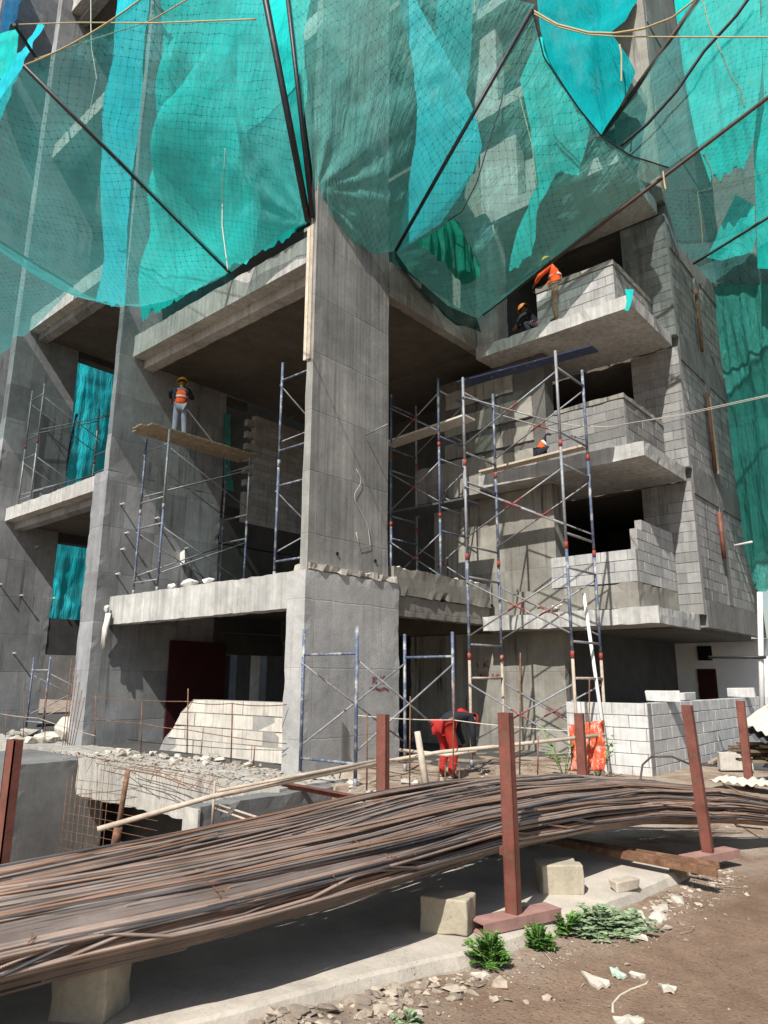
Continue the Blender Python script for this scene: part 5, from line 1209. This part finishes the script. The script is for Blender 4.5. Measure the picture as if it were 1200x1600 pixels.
# faces the blade wall, back turned to the viewer
person('worker in orange vest and yellow helmet standing on the first floor scaffold planks', (-15.95, 9.95, 7.885), radians(52), j, ('navy', 'grey'), 'helmet', 1.0, 'vest')
j = dict(pelvis=(0, -.12, .86), waist=(0, .06, .98), chest=(0, .27, 1.0), neck=(0, .4, .97), head=(0, .53, .92), face=(0, .4, -1), hpl=(-.1, -.12, .83), hpr=(.1, -.12, .83), knl=(-.13, .02, .46), knr=(.13, .0, .46), anl=(-.14, -.06, .07), anr=(.14, -.1, .07), tol=(-.16, .1, .035), tor=(.18, .06, .035),
         shl=(-.18, .33, .98), shr=(.18, .33, .98), ell=(-.2, .4, .72), elr=(.2, .36, .72), wrl=(-.15, .48, .5), wrr=(.14, .42, .48))
pb = at(703, 1214, Z=.03)
person('worker in red trousers and dark jacket bending over behind the wooden stake', (pb.x, pb.y, gh(pb.x, pb.y)), radians(-12), j, ('navy', 'red'), None, 1.0, None, 'red', True)
j = dict(STAND, chest=(0, .05, 1.33), neck=(0, .13, 1.46), head=(0, .2, 1.59), face=(0, .8, -.6), shl=(-.19, .06, 1.39), shr=(.19, .06, 1.39), ell=(-.24, .3, 1.17), elr=(.24, .28, 1.15), wrl=(-.1, .46, 1.1), wrr=(.12, .46, 1.05))
pc = at(868, 481, Y=14.62)
person('worker in orange vest and khaki trousers standing at the end of the third balcony parapet', (pc.x, 14.75, 10.13), radians(100), j, ('vest', 'khaki'), 'helmet', 1.1, 'vest')
SQ = dict(pelvis=(0, -.1, .3), waist=(0, .0, .46), chest=(0, .12, .66), neck=(0, .2, .78), head=(0, .28, .9), hpl=(-.1, -.08, .28), hpr=(.1, -.08, .28), knl=(-.17, .3, .42), knr=(.17, .3, .42), anl=(-.15, .1, .07), anr=(.15, .1, .07), tol=(-.17, .26, .035), tor=(.17, .26, .035), shl=(-.18, .15, .72), shr=(.18, .15, .72), ell=(-.22, .38, .58), elr=(.22, .38, .58), wrl=(-.1, .5, .42), wrr=(.1, .5, .42))
person('crouching worker in red at the left end of the third balcony', (-7.95, 15.15, 10.13), radians(120), SQ, ('navy', 'navy'), 'orange2', 1, 'red')
person('helmeted worker seen only above the third balcony parapet', (-7.0, 15.6, 10.13), radians(150), dict(SQ, **{}), ('navy', 'navy'), 'orange2', 1.12, None)
person('crouching worker in orange at the second opening by the pale plank', (-7.72, 14.78, 6.64), radians(-70), dict(SQ, head=(0, .36, .7), neck=(0, .3, .66), chest=(0, .16, .58)), ('navy', 'navy'), None, 1, 'vest')

# red paint marks brushed on the corner column and on the stair bay wall, unreadable but for a K or two
def mark(strokes, parent, **pl):
    b = MB()
    for st_ in strokes:
        pts = [at(*q, **pl) for q in st_]
        for a, c in zip(pts, pts[1:]): b.bar(a, c, .035, .004, (0, 1, 0) if 'Y' in pl else (1, 0, 0))
    return b.build('paint_mark', M['red_dull'], parent)
mark([[(583, 1057), (582, 1067)], [(589, 1057), (583, 1062), (589, 1067)], [(595, 1056), (594, 1067)], [(601, 1056), (595, 1062), (600, 1067)], [(578, 1076), (586, 1074), (592, 1078), (600, 1075), (607, 1078)]], c0, X=-9.374)
mark([[(757, 1032), (756, 1044)], [(763, 1032), (757, 1038), (764, 1043)], [(744, 1036), (748, 1042)], [(749, 1062), (751, 1053), (755, 1061), (758, 1053)], [(763, 1053), (762, 1062)], [(768, 1062), (770, 1053), (773, 1062)], [(777, 1053), (777, 1062)], [(774, 1055), (783, 1053)]], BLD, Y=15.19)
